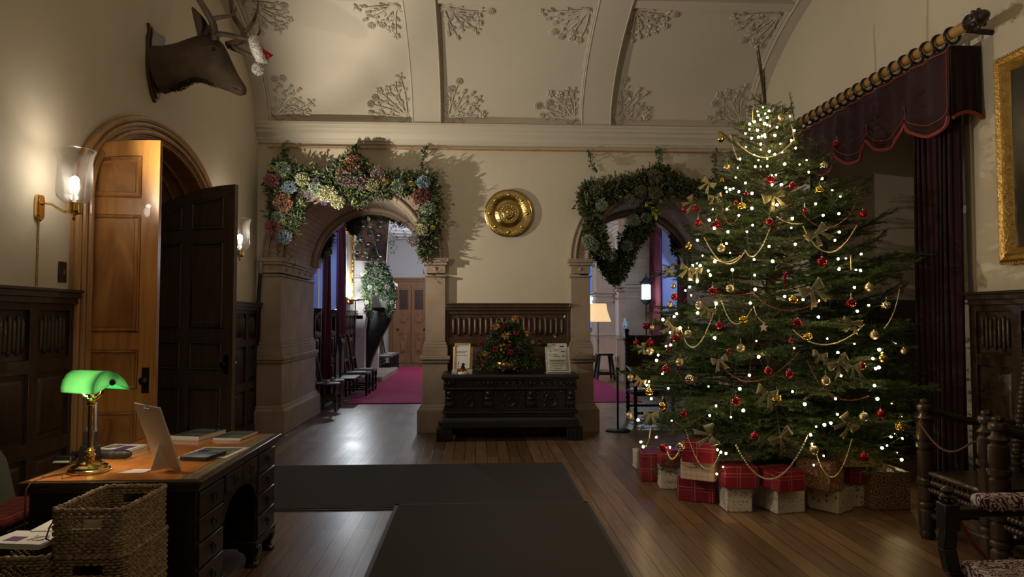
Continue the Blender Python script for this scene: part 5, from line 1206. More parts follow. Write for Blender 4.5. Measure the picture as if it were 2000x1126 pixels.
MB().box(.04,.60,-.62,.0,.40,.47).build('seat_pad',K['print'],xf,bevel=.02)
q=[Vector((2.13,3.02,.70)).lerp(Vector((2.55,3.3,.35)),i/10)+Vector((0,0,-.05*math.sin(PI*i/10))) for i in range(11)]; mb=MB(); rope(q,.008); tag(mb.build('barrier_rope',K['fringe'],own=True),'faded red rope hanging from the finial of the X-framed armchair','rope')
# ================================================================== TREE
TX,TY=2.74,6.30
RZ=[(.22,1.15),(.5,1.32),(.85,1.36),(1.2,1.30),(1.6,1.22),(2.0,1.08),(2.4,.88),(2.8,.64),(3.1,.43),(3.35,.26),(3.6,.12),(3.8,.05),(4.3,.02)]
def RR(z,az=None):
    if z<=RZ[0][0]: r=RZ[0][1]
    else:
        r=RZ[-1][1]
        for (a,b),(c,d) in zip(RZ,RZ[1:]):
            if z<=c: r=b+(d-b)*(z-a)/(c-a); break
    if az is not None and z>1.3: r*=1+.10*math.cos(az)
    return r
tree=thing('christmas_tree','tall needled fir christmas tree with gifts around its base by the curtained bay','christmas tree',(TX,TY,0))
mb=MB(); zz=[.0,.5,1,1.5,2,2.5,3,3.4,3.8,4.12]; LX=P(1478,98,Y=TY); 
def axis(z): t=max(0,(z-2.9)/1.25); return Vector((TX+(LX.x-TX)*t*t*.9+0*z, TY, z))
mb.tube([axis(z) for z in zz],[.07,.065,.058,.05,.042,.033,.024,.017,.011,.006],10)
for s in range(1): pass
mb.build('trunk',K['bark'],tree,world=True)
mb=MB(); mb.lathe([(.17,0),(.19,.03),(.2,.24),(.19,.25),(.15,.25)],20,(TX,TY,0)); mb.build('tree_stand',K['iron'],tree,world=True)
segs=[] # (p0,p1,r0) twigs
rnd=random.Random(11)
def twig(p0,d,l,r,droop,nseg,level,side):
    """adds a curved twig; returns sample points"""
    pts=[p0]; dd=d.copy()
    for i in range(nseg):
        dd=(dd+Vector((0,0,droop))*(1/nseg)).normalized(); pts.append(pts[-1]+dd*(l/nseg))
    for i in range(nseg): segs.append((pts[i],pts[i+1],r*(1-.7*i/nseg),level))
    return pts
def branch(z,az,L,elev,up):
    p=axis(z); d=Vector((math.cos(az)*math.cos(elev),math.sin(az)*math.cos(elev),math.sin(elev))); n=8
    pts=twig(p,d,L,.011,up,n,0,0)
    acc=0; step=.085
    k=0; s=.28*L
    while s<L*.97:
        i=min(n-1,int(s/L*n)); f=s/L*n-i; q=pts[i].lerp(pts[i+1],f); t=(pts[i+1]-pts[i]).normalized(); sd=t.cross(Vector((0,0,1))).normalized(); upv=sd.cross(t)
        for sg in (-1,1):
            l2=min(.42,.52*(L-s)+.07)*rnd.uniform(.8,1.15); d2=(t*.75+sd*sg*.85+upv*rnd.uniform(-.35,.3)).normalized()
            m=max(2,int(l2/.09)); q2=twig(q,d2,l2,.005,rnd.uniform(-.25,.05),m,1,sg)
            s2=.10
            while s2<l2*.92:
                j=min(m-1,int(s2/l2*m)); a=q2[j].lerp(q2[j+1],s2/l2*m-j); t2=(q2[j+1]-q2[j]).normalized(); sd2=t2.cross(Vector((0,0,1))).normalized()
                for g in (-1,1):
                    l3=min(.13,.5*(l2-s2)+.03); twig(a,(t2*.8+sd2*g*.7).normalized(),l3,.003,0,1,2,g)
                s2+=.10
        s+=step
z=.60; wh=0; whorls=[]
while z<3.5:
    whorls.append(z); z+=.19-.085*(z/3.75)
for wi,z in enumerate(whorls):
    nb=int(14-7*(z/3.8)); off=rnd.uniform(0,6.3)
    for k in range(nb):
        az=off+2*PI*(k+rnd.uniform(-.25,.25))/nb; zz_=z+rnd.uniform(-.09,.09)
        e=-.12+.70*(z/3.75)**1.6+rnd.uniform(-.24,.24); tipz=zz_+math.sin(e)*RR(zz_)*.9
        L=RR(max(.3,tipz if z<3.0 else zz_),az)*rnd.uniform(.86,1.12)/max(.6,math.cos(e))
        if math.cos(az)>.1 and TX+L*math.cos(az)*math.cos(e)>4.05: L=(4.05-TX)/(math.cos(az)*math.cos(e)) if not (abs(L*math.sin(az))<.9) else min(L,1.42)
        branch(zz_,az,max(.10,L*(1 if z<3 else .75)),e,rnd.uniform(-.25,.2) if z<1.6 else rnd.uniform(.0,.35))
# low inner skirt
for k in range(26):
    az=rnd.uniform(0,6.28); branch(rnd.uniform(.6,.72),az,rnd.uniform(.9,1.2),-.10,-.05)
# protruding tips seen against the wall in the photo
for (x,y,x2,y2) in ((1560,440,1637,370),(1640,470,1752,408),(1640,520,1732,450),(1640,560,1730,500),(1640,590,1728,545),(1660,640,1745,560),(1690,600,1765,560),(1490,330,1408,258),(1470,390,1412,302),(1420,560,1312,517),(1560,290,1542,180),(1530,300,1528,205),(1400,660,1262,620),(1600,380,1680,345),(1620,420,1702,345)):
    a=P(x,y,Y=TY-.1); b=P(x2,y2,Y=TY-.15); L=(b-a).length; d=(b-a).normalized(); up=d.z; n=6
    pts=twig(a,d,L,.008,0,n,0,0)
    if abs(d.z)<.75:
        s=L*.15
        while s<L*.95:
            i=min(n-1,int(s/L*n)); q=pts[i].lerp(pts[i+1],s/L*n-i); sd=d.cross(Vector((0,0,1))).normalized()
            for sg in (-1,1): twig(q,(d*.8+sd*sg*.5+Vector((0,0,rnd.uniform(-.3,.3)))).normalized(),min(.2,.5*(L-s)+.05),.004,0,2,1,sg)
            s+=.08
for (x,y) in ((1478,98),(1492,135)):
    twig(axis(3.45),(P(x,y,Y=TY)-axis(3.45)).normalized(),(P(x,y,Y=TY)-axis(3.45)).length,.012,0,6,0,0)
mb=MB()
for a,b,r,lv in segs:
    if lv<2: 
        if lv==1: mb.tube([a,b],[r,r*.7],3,cap=False)
        else: mb.tube([a,b],[r,r*.8],5,cap=False)
mb.build('branches',K['bark'],tree,world=True,ang=180)
A=np.array([tuple(s[0]) for s in segs]); B=np.array([tuple(s[1]) for s in segs]); LV=np.array([s[3] for s in segs])
ln=np.linalg.norm(B-A,axis=1); mid_=(A+B)/2; rad=np.hypot(mid_[:,0]-TX,mid_[:,1]-TY); zl=mid_[:,2]
rmax=np.interp(zl,[q[0] for q in RZ],[q[1] for q in RZ])
dens=np.where(rad<.38*rmax,0.12,1.0)*np.where(mid_[:,1]>TY+.45,.55,1.0)*300
dens=np.where(zl>3.55,330,dens)
cnt=np.maximum(1,(ln*dens)).astype(int); idx=np.repeat(np.arange(len(segs)),cnt); n=len(idx)
t=RNG.random(n)[:,None]; base=A[idx]*(1-t)+B[idx]*t; ax=(B-A)[idx]; ax/=np.linalg.norm(ax,axis=1)[:,None]+1e-9
upv=np.array([0,0,1.0]); side=np.cross(ax,upv); side/=np.linalg.norm(side,axis=1)[:,None]+1e-9; u2=np.cross(side,ax)
ph=RNG.uniform(-1.15,1.15,n)[:,None]; sg=np.where(RNG.random(n)<.5,-1,1)[:,None]
d=side*sg*np.cos(ph*.9)+u2*np.abs(np.sin(ph*.9))*np.where(RNG.random(n)<.8,1,-1)[:,None]; d=d*.95+ax*.62; d/=np.linalg.norm(d,axis=1)[:,None]
L=RNG.uniform(.017,.027,n)[:,None]; w=np.cross(d,ax+RNG.normal(size=(n,3))*.5); w/=np.linalg.norm(w,axis=1)[:,None]+1e-9; W=.0024
v=np.empty((n,4,3)); v[:,0]=base-w*W*.6; v[:,1]=base+w*W*.6; v[:,2]=base+d*L+w*W*.5; v[:,3]=base+d*L-w*W*.5
me=bpy.data.meshes.new('needles'); me.vertices.add(n*4); me.vertices.foreach_set('co',v.reshape(-1).astype(np.float32))
me.loops.add(n*4); me.loops.foreach_set('vertex_index',np.arange(n*4,dtype=np.int32)); me.polygons.add(n); me.polygons.foreach_set('loop_start',np.arange(n,dtype=np.int32)*4); me.update(calc_edges=True)
pal=np.array([(.040,.078,.018),(.055,.100,.022),(.028,.060,.018),(.070,.115,.026),(.034,.070,.026)]); tc_=pal[RNG.integers(0,5,len(segs))][idx]*RNG.uniform(.75,1.25,(n,1)); setcol(me,tc_,4)
addmesh('needles',me,K['needle'],tree,world=True); print('NEEDLES',n,'SEGS',len(segs))
# placing things on the crown ---------------------------------------------------
def onT(x,y,out=.97):
    dr=ray(x,y); best=None; o=Vector((0,0,EYE)); t=4.2
    prev=None; bd=9;bp=None
    while t<7.5:
        p=o+dr*t; c=axis(p.z); r=math.hypot(p.x-c.x,p.y-c.y); q=r/max(.05,RR(p.z,math.atan2(p.y-c.y,p.x-c.x))*out)
        if q<=1: return p
        if r<bd: bd=r;bp=p
        t+=.01
    return bp
U=lambda x,y:(1200+x/2.345,80+y/2.345); Lw=lambda x,y:(1200+x/2.165,500+y/2.165)
K['br']=mat('satin_red_bauble',(.30,.012,.018),rough=.25,metal=.6); K['brs']=mat('glossy_crimson_glass',(.26,.008,.015),rough=.08,metal=.7)
K['bg']=mat('bright_gold_bauble',(.75,.50,.08),rough=.15,metal=1); K['bc']=mat('matt_champagne_bauble',(.52,.42,.26),rough=.35,metal=.8); K['bs']=mat('silver_gold_bauble',(.75,.68,.55),rough=.08,metal=1)
def bauble(m,r,orn):
    o=bpy.data.objects.new('bauble',None); C.objects.link(o); mb=MB()
    mb.ball((0,0,0),r,20)
    if orn:
        for k in range(10):
            for j in (-.5,0,.5):
                a=2*PI*k/10+j; mb.ball((r*.93*math.cos(a)*math.cos(j),r*.93*math.sin(a)*math.cos(j),r*.93*math.sin(j)),r*.2,6)
    mb.build('ball',m,o,ang=180); mb=MB(); mb.lathe([(r*.26,r*.93),(r*.26,r*1.2),(r*.12,r*1.25)],10); mb.build('cap',K['steel'] if m in(K['br'],K['brs']) else K['brass'],o)
    mb=MB(); mb.tube([(0,0,r*1.2),(.004,0,r*1.2+.02),(0,0,r*1.2+.045),(-.004,0,r*1.2+.02)],.0012,4); mb.build('hook',K['steel'],o); return o
protos={}
KN={'r':('br',.031,0,'satin red'),'R':('brs',.034,1,'glossy patterned red'),'g':('bg',.034,0,'bright gold'),'c':('bc',.033,0,'matt champagne'),'G':('bg',.033,1,'patterned shiny gold'),'s':('bs',.032,1,'shiny silver'),'q':('br',.019,0,'tiny red'),'k':('bc',.024,0,'small champagne')}
BL=[]
for x,y,k in ((488,448,'g'),(765,350,'c'),(515,577,'c'),(959,570,'s'),(1018,474,'R'),(714,634,'R'),(816,664,'r'),(939,682,'G'),(322,770,'r'),(372,767,'r'),(384,832,'r'),(468,838,'R'),(556,742,'q'),(584,757,'G'),(604,700,'q'),(711,829,'r'),(490,950,'c'),(342,943,'g'),(1139,790,'r'),(951,1010,'R'),(872,772,'q')): BL.append(U(x,y)+(k,))
for x,y,k in ((417,148,'R'),(444,292,'r'),(135,295,'R'),(262,345,'R'),(152,365,'R'),(92,367,'r'),(228,388,'q'),(485,402,'q'),(217,477,'r'),(107,532,'r'),(651,484,'r'),(740,497,'r'),(514,612,'R'),(294,665,'r'),(592,760,'r'),(1127,667,'r'),(1055,847,'R'),(1001,197,'R'),(773,282,'R'),(747,357,'q'),(1045,464,'r'),(211,810,'R'),(255,172,'r'),(250,126,'k'),(490,137,'c'),(236,203,'k'),(358,207,'c'),(756,186,'g'),(545,269,'G'),(313,328,'c'),(161,302,'k'),(150,402,'c'),(277,448,'c'),(535,389,'c'),(816,340,'G'),(1077,132,'c'),(1149,207,'s'),(1100,333,'c'),(1135,431,'g'),(1224,401,'k'),(893,527,'c'),(319,517,'s'),(69,514,'c'),(148,572,'G'),(205,633,'g'),(65,672,'c'),(1055,678,'c'),(843,817,'c'),(686,598,'G'),(280,803,'s'),(1208,722,'G')): BL.append(Lw(x,y)+(k,))
ORD=['first','second','third','fourth','fifth','sixth','seventh','eighth','ninth','tenth']
def region(x,y,z):
    v='near the top' if z>2.9 else 'in the upper part' if z>2.25 else 'at mid height' if z>1.5 else 'in the lower part' if z>.85 else 'near the bottom'
    rr=(x-1500)/max(40,215*RR(z)); h='on the left edge' if rr<-.72 else 'left of centre' if rr<-.25 else 'in the middle' if rr<.25 else 'right of centre' if rr<.72 else 'on the right edge'
    return v+' of the tree '+h
def labelall(items):  # items: (obj,x,y,z,desc)
    g={}
    for it in items: g.setdefault((it[4],region(*it[1:4])),[]).append(it)
    for (d,rg),L in g.items():
        if len(L)==1: L[0][0]['label']=d+' '+rg; continue
        L.sort(key=lambda q:q[2]); n=len(L)
        w={2:['upper','lower'],3:['uppermost','middle','lowest']}.get(n)
        for i,it in enumerate(L): it[0]['label']=(w[i] if w else ORD[i]+' from the top')+' '+d+' '+rg
items=[]
for x,y,k in BL:
    mk,r,orn,desc=KN[k]
    if k not in protos: protos[k]=o=bauble(K[mk],r,orn)
    else: o=dup(protos[k])
    p=onT(x,y,1.03); o.location=p; o.rotation_euler=(0,0,rnd.uniform(0,6)); o['category']='bauble'; o['group']=desc+' baubles on the tree'
    items.append((o,x,y,p.z,desc+' bauble'))
labelall(items)
# one bauble lies on the curtain tie at the right
# star, icicle, bells
p=onT(*Lw(631,300),1.03); o=bpy.data.objects.new('star_ornament',None); C.objects.link(o); o.location=p; tag(o,'small silver glitter star ornament in the middle of the tree','ornament'); mb=MB(); sp_=[(.038*(1 if k%2==0 else .42)*math.sin(k*PI/5),.038*(1 if k%2==0 else .42)*math.cos(k*PI/5)) for k in range(10)]; mb.prism(sp_,'y',-.004,.004); mb.build('star',mat('glitter_silver',(.55,.54,.48),rough=.4,metal=.7,bump=1,bscale=300),o,smooth=False)
p=onT(*Lw(722,100),1.03); o=bpy.data.objects.new('icicle_ornament',None); C.objects.link(o); o.location=p; tag(o,'long red twisted bead ornament hanging in the middle of the tree','ornament'); mb=MB()
for k in range(9): mb.ball((.006*math.sin(k*2.2),.006*math.cos(k*2.2),.06-.015*k),.013-.0007*k,8)
mb.build('beads',K['brs'],o)
p=onT(*U(493,640),1.03); o=bpy.data.objects.new('bell_ornament',None); C.objects.link(o); o.location=p; tag(o,'small gold bell ornament in the upper left of the tree','ornament'); MB().lathe([(.004,.03),(.012,.026),(.016,.01),(.028,-.012),(.026,-.014),(.0,-.0)],16,cap=False).build('bell',K['bg'],o)
# bows ---------------------------------------------------------------------------
K['bow']=patmat('gold_printed_ribbon',(.34,.28,.14),[(.24,.09,.04),(.16,.15,.07)],26,rough=.45,kind='swirl')
def bowmesh():
    mb=MB()
    for s in (-1,1):
        def loop(u,v):
            a=v*2*PI; x=s*(.004+.078*math.sin(a/2)**1.1); wv=.012+.026*math.sin(a/2)**1.3
            y=.020*math.sin(a); return Vector((x,y,(u-.5)*2*wv+.012*math.sin(a/2)))
        mb.grid(loop,5,18)
        def tail(u,v): return Vector((s*(.01+.045*v)+(u-.5)*(.018+.03*v),-.012-.012*math.sin(v*3),-.10*v-.012*abs(u-.5)*2*v))
        mb.grid(tail,4,8)
    mb.ball((0,-.005,0),.014,10,(1,1,1.1)); o=mb.build('ribbon_bow',K['bow'],None,solid=.0015,ang=180); return o
bowp=None; items=[]
BO=[Lw(*q[:2])+q[2:] for q in ((345,60,.3,.9),(395,225,.5,1),(245,300,.6,1),(125,390,1.2,.7),(445,440,-.1,1.1),(405,755,1.3,1.2),(645,580,.5,1.35),(705,765,-.5,1.25),(835,140,-.35,1.3),(1005,280,.1,1.1),(870,420,.1,1.0),(945,450,-.4,1.2),(1010,470,-.3,.9),(990,705,1.1,1.2),(1215,105,.8,1.2),(1310,490,1.0,1.1),(155,670,.1,1.0),(110,525,.3,.9),(230,55,.2,.8))]+[U(*q[:2])+q[2:] for q in ((432,650,.6,1.05),(460,715,-.4,1.0),(355,740,.9,1.05),(730,710,-.3,1.35),(925,880,-.4,1.35),(340,1045,.2,1.0))]
for x,y,rot,sc in BO:
    if bowp is None: bowp=o=bowmesh()
    else: o=bowp.copy(); C.objects.link(o)
    p=onT(x,y,1.05) if x<1790 else P(x,y,Y=6.0)
    if x>1750: p=P(x,y,Y=6.15)
    az=math.atan2(p.y-TY,p.x-TX); o.location=p; o.rotation_euler=(0,rot+rnd.uniform(-.3,.3),max(-.7,min(.7,az+PI/2))*.6); sc*=.82; o.rotation_euler.x=rnd.uniform(-.5,.5); o.scale=(sc*rnd.uniform(.8,1.1),sc,sc*rnd.uniform(.8,1.15)); o['category']='bow'; o['group']='printed gold ribbon bows on the tree'; items.append((o,x,y,p.z,'gold printed ribbon bow'))
labelall(items)
# bead chains ---------------------------------------------------------------------
K['pearl']=mat('pearl_gold_beads',(.62,.52,.34),rough=.3,metal=.7); K['redbead']=mat('dull_red_beads',(.22,.05,.04),rough=.4,metal=.4)
CHN=[('g',U(530,425),U(830,440),U(680,532)),('g',U(530,425),U(565,545),U(545,490)),('p',U(412,900),U(600,960),U(505,1015)),('p',U(600,960),U(715,850),U(650,975)),('p',U(745,805),U(865,835),U(800,832)),('p',U(865,850),U(1112,840),U(985,966)),('g',U(640,275),U(632,370),U(634,320)),('g',U(800,345),U(825,460),U(815,400)),
 ('r',U(485,720),U(575,790),U(520,832)),('r',U(855,780),U(1050,820),U(950,852)),('r',U(1050,820),U(1125,655),U(1098,760)),('r',U(690,750),U(820,745),U(755,757)),
 ('p',Lw(280,300),Lw(432,200),Lw(345,380)),('p',Lw(455,190),Lw(582,220),Lw(510,285)),('p',Lw(755,310),Lw(1060,285),Lw(900,373)),('p',Lw(590,215),Lw(642,285),Lw(610,262)),('P',Lw(515,800),Lw(818,755),Lw(665,942)),('p',Lw(302,735),Lw(445,830),Lw(378,895)),('p',Lw(852,830),Lw(1005,770),Lw(928,933)),('P',Lw(225,825),Lw(295,775),Lw(252,855)),('p',Lw(152,728),Lw(135,805),Lw(146,770)),('g',Lw(1205,140),Lw(1140,305),Lw(1180,240)),
 ('r',Lw(585,155),Lw(870,190),Lw(715,228)),('r',Lw(445,455),Lw(785,400),Lw(600,528)),('r',Lw(815,440),Lw(1075,590),Lw(925,590)),('r',Lw(262,480),Lw(350,510),Lw(310,537)),('p',Lw(1000,0),Lw(1000,60),Lw(1000,30)),('p',Lw(410,0),Lw(535,-5),Lw(470,24)),('r',Lw(430,160),Lw(585,155),Lw(500,165))]
items=[]
for kind,a,b,m_ in CHN:
    pa,pb=onT(*a,1.0),onT(*b,1.0); pm=onT(*m_,1.04); pc=2*pm-(pa+pb)/2; cen=pm
    o=bpy.data.objects.new('bead_chain',None); C.objects.link(o); o.location=pa; o['category']='bead garland'
    r={'g':.0055,'p':.0055,'P':.008,'r':.0045}[kind]; pts=[pa*(1-t)**2+pc*2*t*(1-t)+pb*t*t for t in [i/40 for i in range(41)]]
    Ltot=sum((pts[i+1]-pts[i]).length for i in range(40)); nb=int(Ltot/(r*2.05)); mb=MB(); 
    for k in range(nb):
        s=k/nb*40; i=int(s); mb.ball(pts[i].lerp(pts[i+1],s-i)-pa,r,6)
    mb.build('beads',K['redbead'] if kind=='r' else K['pearl'],o,ang=180); mb=MB(); mb.tube([q-pa for q in pts],r*.3,4); mb.build('thread',K['redbead'] if kind=='r' else K['pearl'],o)
    d={'g':'short gold bead chain','p':'looped pearly bead chain','P':'large pearly chain','r':'thin dark red bead chain'}[kind]; o['group']='bead chains on the tree'; items.append((o,m_[0],m_[1],cen.z,d))
labelall(items)
# fairy lights ---------------------------------------------------------------------
FU=[(680,303),(655,322),(708,320),(691,333),(660,340),(803,345),(619,380),(641,370),(688,378),(700,385),(712,388),(655,408),(690,440),(823,410),(735,432),(676,435),(660,440),(688,430),(628,445),(600,423),(810,455),(670,472),(602,485),(671,497),(710,505),(575,540),(660,545),(700,540),(768,508),(720,615),(740,613),(765,658),(722,658),(645,575),(670,575),(700,573),(780,563),(848,565),(880,545),(565,580),(600,650),(555,625),(530,680),(515,690),(545,675),(570,690),(630,697),(515,770),(450,770),(435,820),(458,857),(520,873),(630,765),(633,843),(570,798),(952,630),(998,682),(1035,712),(922,745),(956,798),(1028,790),(1030,875),(1010,912),(810,855),(708,940),(828,930),(640,1000),(725,1008),(513,927),(530,970),(380,912),(404,982),(460,1010),(358,1028),(378,1018),(393,1028),(430,1052),(440,1073),(345,1093),(540,1047),(643,1072),(1025,997),(1060,995),(1130,975),(1030,1042),(1127,1050),(510,672),(890,600),(815,812),(607,873),(745,750),(640,520),(735,520),(618,405),(745,395),(700,350),(668,360),(830,490),(760,470)]
FL=[(593,80),(500,58),(595,140),(575,198),(720,170),(397,62),(405,78),(322,98),(350,108),(318,130),(325,165),(300,145),(430,200),(352,240),(424,345),(600,358),(610,425),(760,388),(900,348),(863,257),(866,188),(950,55),(1015,132),(1075,207),(1027,232),(1023,313),(1015,370),(945,407),(1120,395),(1133,410),(1093,432),(1118,470),(1105,475),(958,505),(1100,547),(935,602),(1112,603),(1173,622),(943,668),(805,625),(753,572),(571,503),(530,560),(430,632),(398,550),(545,652),(493,680),(403,673),(242,695),(228,558),(203,497),(137,545),(156,602),(146,530),(178,440),(185,418),(218,380),(238,375),(236,322),(278,303),(205,268),(253,255),(263,243),(177,765),(143,688),(100,692),(436,818),(450,828),(472,833),(460,890),(433,920),(235,807),(835,793),(830,755),(843,882),(885,843),(853,720),(888,712),(915,705),(1187,750),(1170,762),(1218,770),(1213,735),(1153,800),(1132,810),(1197,832),(1215,860),(1200,725),(798,183),(1190,370),(1217,680),(1155,207),(1022,58),(1043,62),(122,805),(112,785)]
FP=[U(*q) for q in FU]+[Lw(*q) for q in FL]
K['cable']=mat('dark_green_cable',(.01,.03,.012),rough=.5)
K['fairy']=emis('warm_white_fairy_bulb',(1,.72,.34),70)
groups={'string of warm white fairy lights crowded around the tree top':lambda x,y:y<300,'string of warm white fairy lights on the upper tree below the top':lambda x,y:300<=y<450,'string of warm white fairy lights on the left half of the tree':lambda x,y:y>=450 and x<1440,'string of warm white fairy lights on the middle and right of the tree':lambda x,y:y>=450 and x>=1440}
bulbme=None
for lab,fn in groups.items():
    pp=[q for q in FP if fn(*q)]
    o=thing('fairy_light_string',lab,'string lights',onT(*pp[0]),0,'fairy light strings on the tree'); base=Vector(o.location)
    # serpentine ordering by column
    pp.sort(key=lambda q:(int((q[0])/70), q[1] if int(q[0]/70)%2 else -q[1])); W_=[]
    for x,y in pp:
        if 1740<x: p=P(x,y,Y=5.95)
        else: p=onT(x,y,1.02)
        W_.append(p-base)
    mb=MB()
    for i in range(len(W_)-1):
        a,b=W_[i],W_[i+1]
        c=Vector((TX,TY,0))-base; m_=(a+b)/2; inn=Vector((c.x-m_.x,c.y-m_.y,0)); m_=m_+inn*.14-Vector((0,0,.03)); mb.tube([a+Vector((0,.012,.01)),m_,b+Vector((0,.012,.01))],.0016,4,cap=False)
    mb.build('cable',K['cable'],o)
    for q in W_:
        if bulbme is None:
            mb=MB(); mb.ball((0,0,0),.0105,8); bo=mb.build('bulb',K['fairy'],o,ang=180); bulbme=bo.data
        else: bo=bpy.data.objects.new('bulb',bulbme); C.objects.link(bo); bo.parent=o
        bo.location=q; s_=rnd.choice((.6,.8,.95,1.15)); bo.scale=(s_,s_,s_)
# ================================================================== GIFTS
K['gplaid']=patmat('red_foil_plaid_wrap',(.20,.012,.03),[(.42,.16,.13)],7,rough=.28,kind='plaid',coat=.4)
K['gwhite']=patmat('cream_wrap_small_icons',(.56,.53,.46),[(.25,.05,.03),(.06,.06,.06)],26,rough=.45,thr=.16)
K['gdeer']=patmat('cream_wrap_with_deer',(.52,.47,.34),[(.30,.12,.06),(.14,.13,.09)],17,rough=.45,thr=.22)
K['ggold']=patmat('gold_wrap_dark_deer',(.44,.33,.11),[(.05,.03,.015)],19,rough=.4,thr=.20)
K['gbrown']=patmat('brown_kraft_ringed_baubles',(.16,.075,.04),[(.36,.24,.15)],16,rough=.4,kind='ring')
K['gstripe']=patmat('nordic_striped_wrap',(.52,.44,.34),[(.30,.06,.05)],22,rough=.45,kind='plaid')
G=[]
def gift(xc,yb,w,d,h,rot,m,label,on=None,z0=None,wrapx=True):
    z=0 if on is None else G[on][1]+.002
    if z0 is not None: z=z0
    pf=P(xc,yb,Z=max(z,.0)) if z<1.5 else None
    r=math.radians(rot); cx=pf.x+math.sin(-r)*d/2*1+0; cy=pf.y+math.cos(r)*d/2
    o=thing('wrapped_gift',label,'present',(cx,cy,z),r,'wrapped presents around the tree')
    MB().box(-w/2,w/2,-d/2,d/2,0,h).build('box',m,o,bevel=.008)
    # folded paper flaps on the end faces
    for sx in (-1,1):
        MB().prism([(-d/2+.01,h-.01),(d/2-.01,h-.01),(0,h*.45)],'x',sx*(w/2),sx*(w/2+.003)).build('paper_flap',m,o,smooth=False); MB().prism([(-d/2+.01,.01),(d/2-.01,.01),(0,h*.55)],'x',sx*(w/2+.002),sx*(w/2+.005)).build('paper_flap',m,o,smooth=False)
    G.append((o,z+h)); return len(G)-1
gift(1249,916,.07,.16,.19,0,K['gwhite'],'narrow white patterned gift furthest left under the tree')
gift(1274,940,.19,.26,.27,-6,K['gplaid'],'red foil plaid gift standing at the left end of the row')
a=gift(1307,955,.155,.2,.20,-8,K['gwhite'],'small white patterned gift on the floor beside the left red gift')
gift(1311,913,.18,.2,.155,-4,K['gplaid'],'red foil plaid gift on top of the small white gift at the left',on=a)
b=gift(1360,980,.31,.20,.215,-28,K['gplaid'],'large red foil plaid gift on the floor under the striped box')
c_=gift(1362,938,.28,.24,.165,-32,K['gstripe'],'cream and red nordic striped gift stacked between two red gifts',on=b)
gift(1364,904,.26,.22,.165,-24,K['gplaid'],'dark red plaid gift topping the stack at the left',on=c_)
a=gift(1445,1000,.205,.2,.195,-3,K['gwhite'],'small square cream gift with envelope folded end facing forward')
gift(1449,954,.27,.24,.175,-2,K['gplaid'],'red plaid gift resting on the small square cream gift',on=a)
a=gift(1546,1002,.255,.26,.205,12,K['gwhite'],'cream icon patterned gift on the floor in the middle of the row')
gift(1549,960,.235,.26,.16,14,K['gplaid'],'red plaid gift resting on the middle cream gift',on=a)
a=gift(1652,1000,.23,.26,.19,34,K['gdeer'],'cream gift with deer print turned at an angle, right of middle')
gift(1636,958,.20,.30,.225,30,K['gbrown'],'brown gift with ringed bauble print on top of the angled deer gift',on=a)
a=gift(1685,990,.24,.2,.20,0,K['gdeer'],'shadowed cream gift with deer print behind the two brown gifts')
a=gift(1683,944,.19,.2,.145,0,K['gplaid'],'dark red gift between the brown gifts under the gold one',on=a)
gift(1682,912,.36,.22,.145,-3,K['ggold'],'gold gift with dark leaping deer print on top at the right',on=a)
gift(1741,996,.33,.33,.305,0,K['gbrown'],'tall brown gift with ringed bauble print at the right end')
p=P(1305,950,Z=0); o=thing('gift_tag_card','white card with red stamp leaning against the large red gift','card',(p.x+.03,p.y-.02,0),-.5); MB().prism([(-.02,0),(.02,0),(.09,.15),(.05,.16)],'x',-.002,.002).build('card',K['gwhite'],o,smooth=False)
# ================================================================== GALLERY OBJECTS
tag(MB().box(-2.36,3.05,12.62,22.0,.001,.014).build('crimson_carpet',K['redrug'],own=True,bevel=.003),'long crimson carpet running down the gallery beyond both arches','carpet')
def hchair(label,x,y,rz): # carved board-back hall chair facing +X local
    o=thing('hall_chair',label,'chair',(x,y,0),rz,'board backed hall chairs')
    mb=MB(); mb.lathe([(.01,.44),(.21,.44),(.225,.452),(.22,.465),(.0,.467)],24,cap=False); mb.build('seat',K['chairblack'],o)
    mb=MB(); bk_=[(-.08,.0),(.08,.0),(.10,.12),(.13,.28),(.15,.42),(.11,.50),(.13,.56),(.06,.60),(0,.66),(-.06,.60),(-.13,.56),(-.11,.50),(-.15,.42),(-.13,.28),(-.10,.12)]
    mb.M=Matrix.Translation((-.17,0,.45))@Matrix.Rotation(-.22,4,'Y'); mb.prism(bk_,'x',-.015,.015); mb.tube([(.018,.05*math.cos(i*PI/8),.38+.06*math.sin(i*PI/8)) for i in range(16)],.008,6,closed=True); mb.build('backrest',K['chairblack'],o,bevel=.005)
    for x_,s in ((.15,1),(-.13,-1)):
        mb=MB(); pr=[(-.13,0),(-.16,.03),(-.10,.12),(-.12,.24),(-.07,.34),(-.09,.44),(.09,.44),(.07,.34),(.12,.24),(.10,.12),(.16,.03),(.13,0),(.06,.04),(0,.10),(-.06,.04)]
        mb.M=Matrix.Translation((x_,0,0))@Matrix(((1,0,-s*.0,0),(0,1,0,0),(0,0,1,0),(0,0,0,1))); mb.prism(pr,'x',-.015,.015); mb.build('leg_board',K['chairblack'],o,bevel=.004)
    MB().box(-.13,.15,-.02,.02,.16,.22).build('stretcher',K['chairblack'],o); 
    mb=MB(); mb.ball((.02,.03,.485),.028,8); 
    for k in range(8): mb.tube([(.02,.03,.49),(.02+.03*math.cos(k),.03+.03*math.sin(k),.51)],.003,4)
    t=mb.build('thistle_head',K['pale_stone'],None); t.location=(x,y,0); t.rotation_euler=(0,0,rz); tag(t,'dried thistle head laid on '+label,'thistle','thistles laid on the chair seats'); return o
hchair('round seated hall chair nearest the left pier',P(652,800,Z=0).x-.10,11.75,.15)
hchair('round seated hall chair just beyond the first one',P(658,790,Z=0).x-.05,12.3,.15)
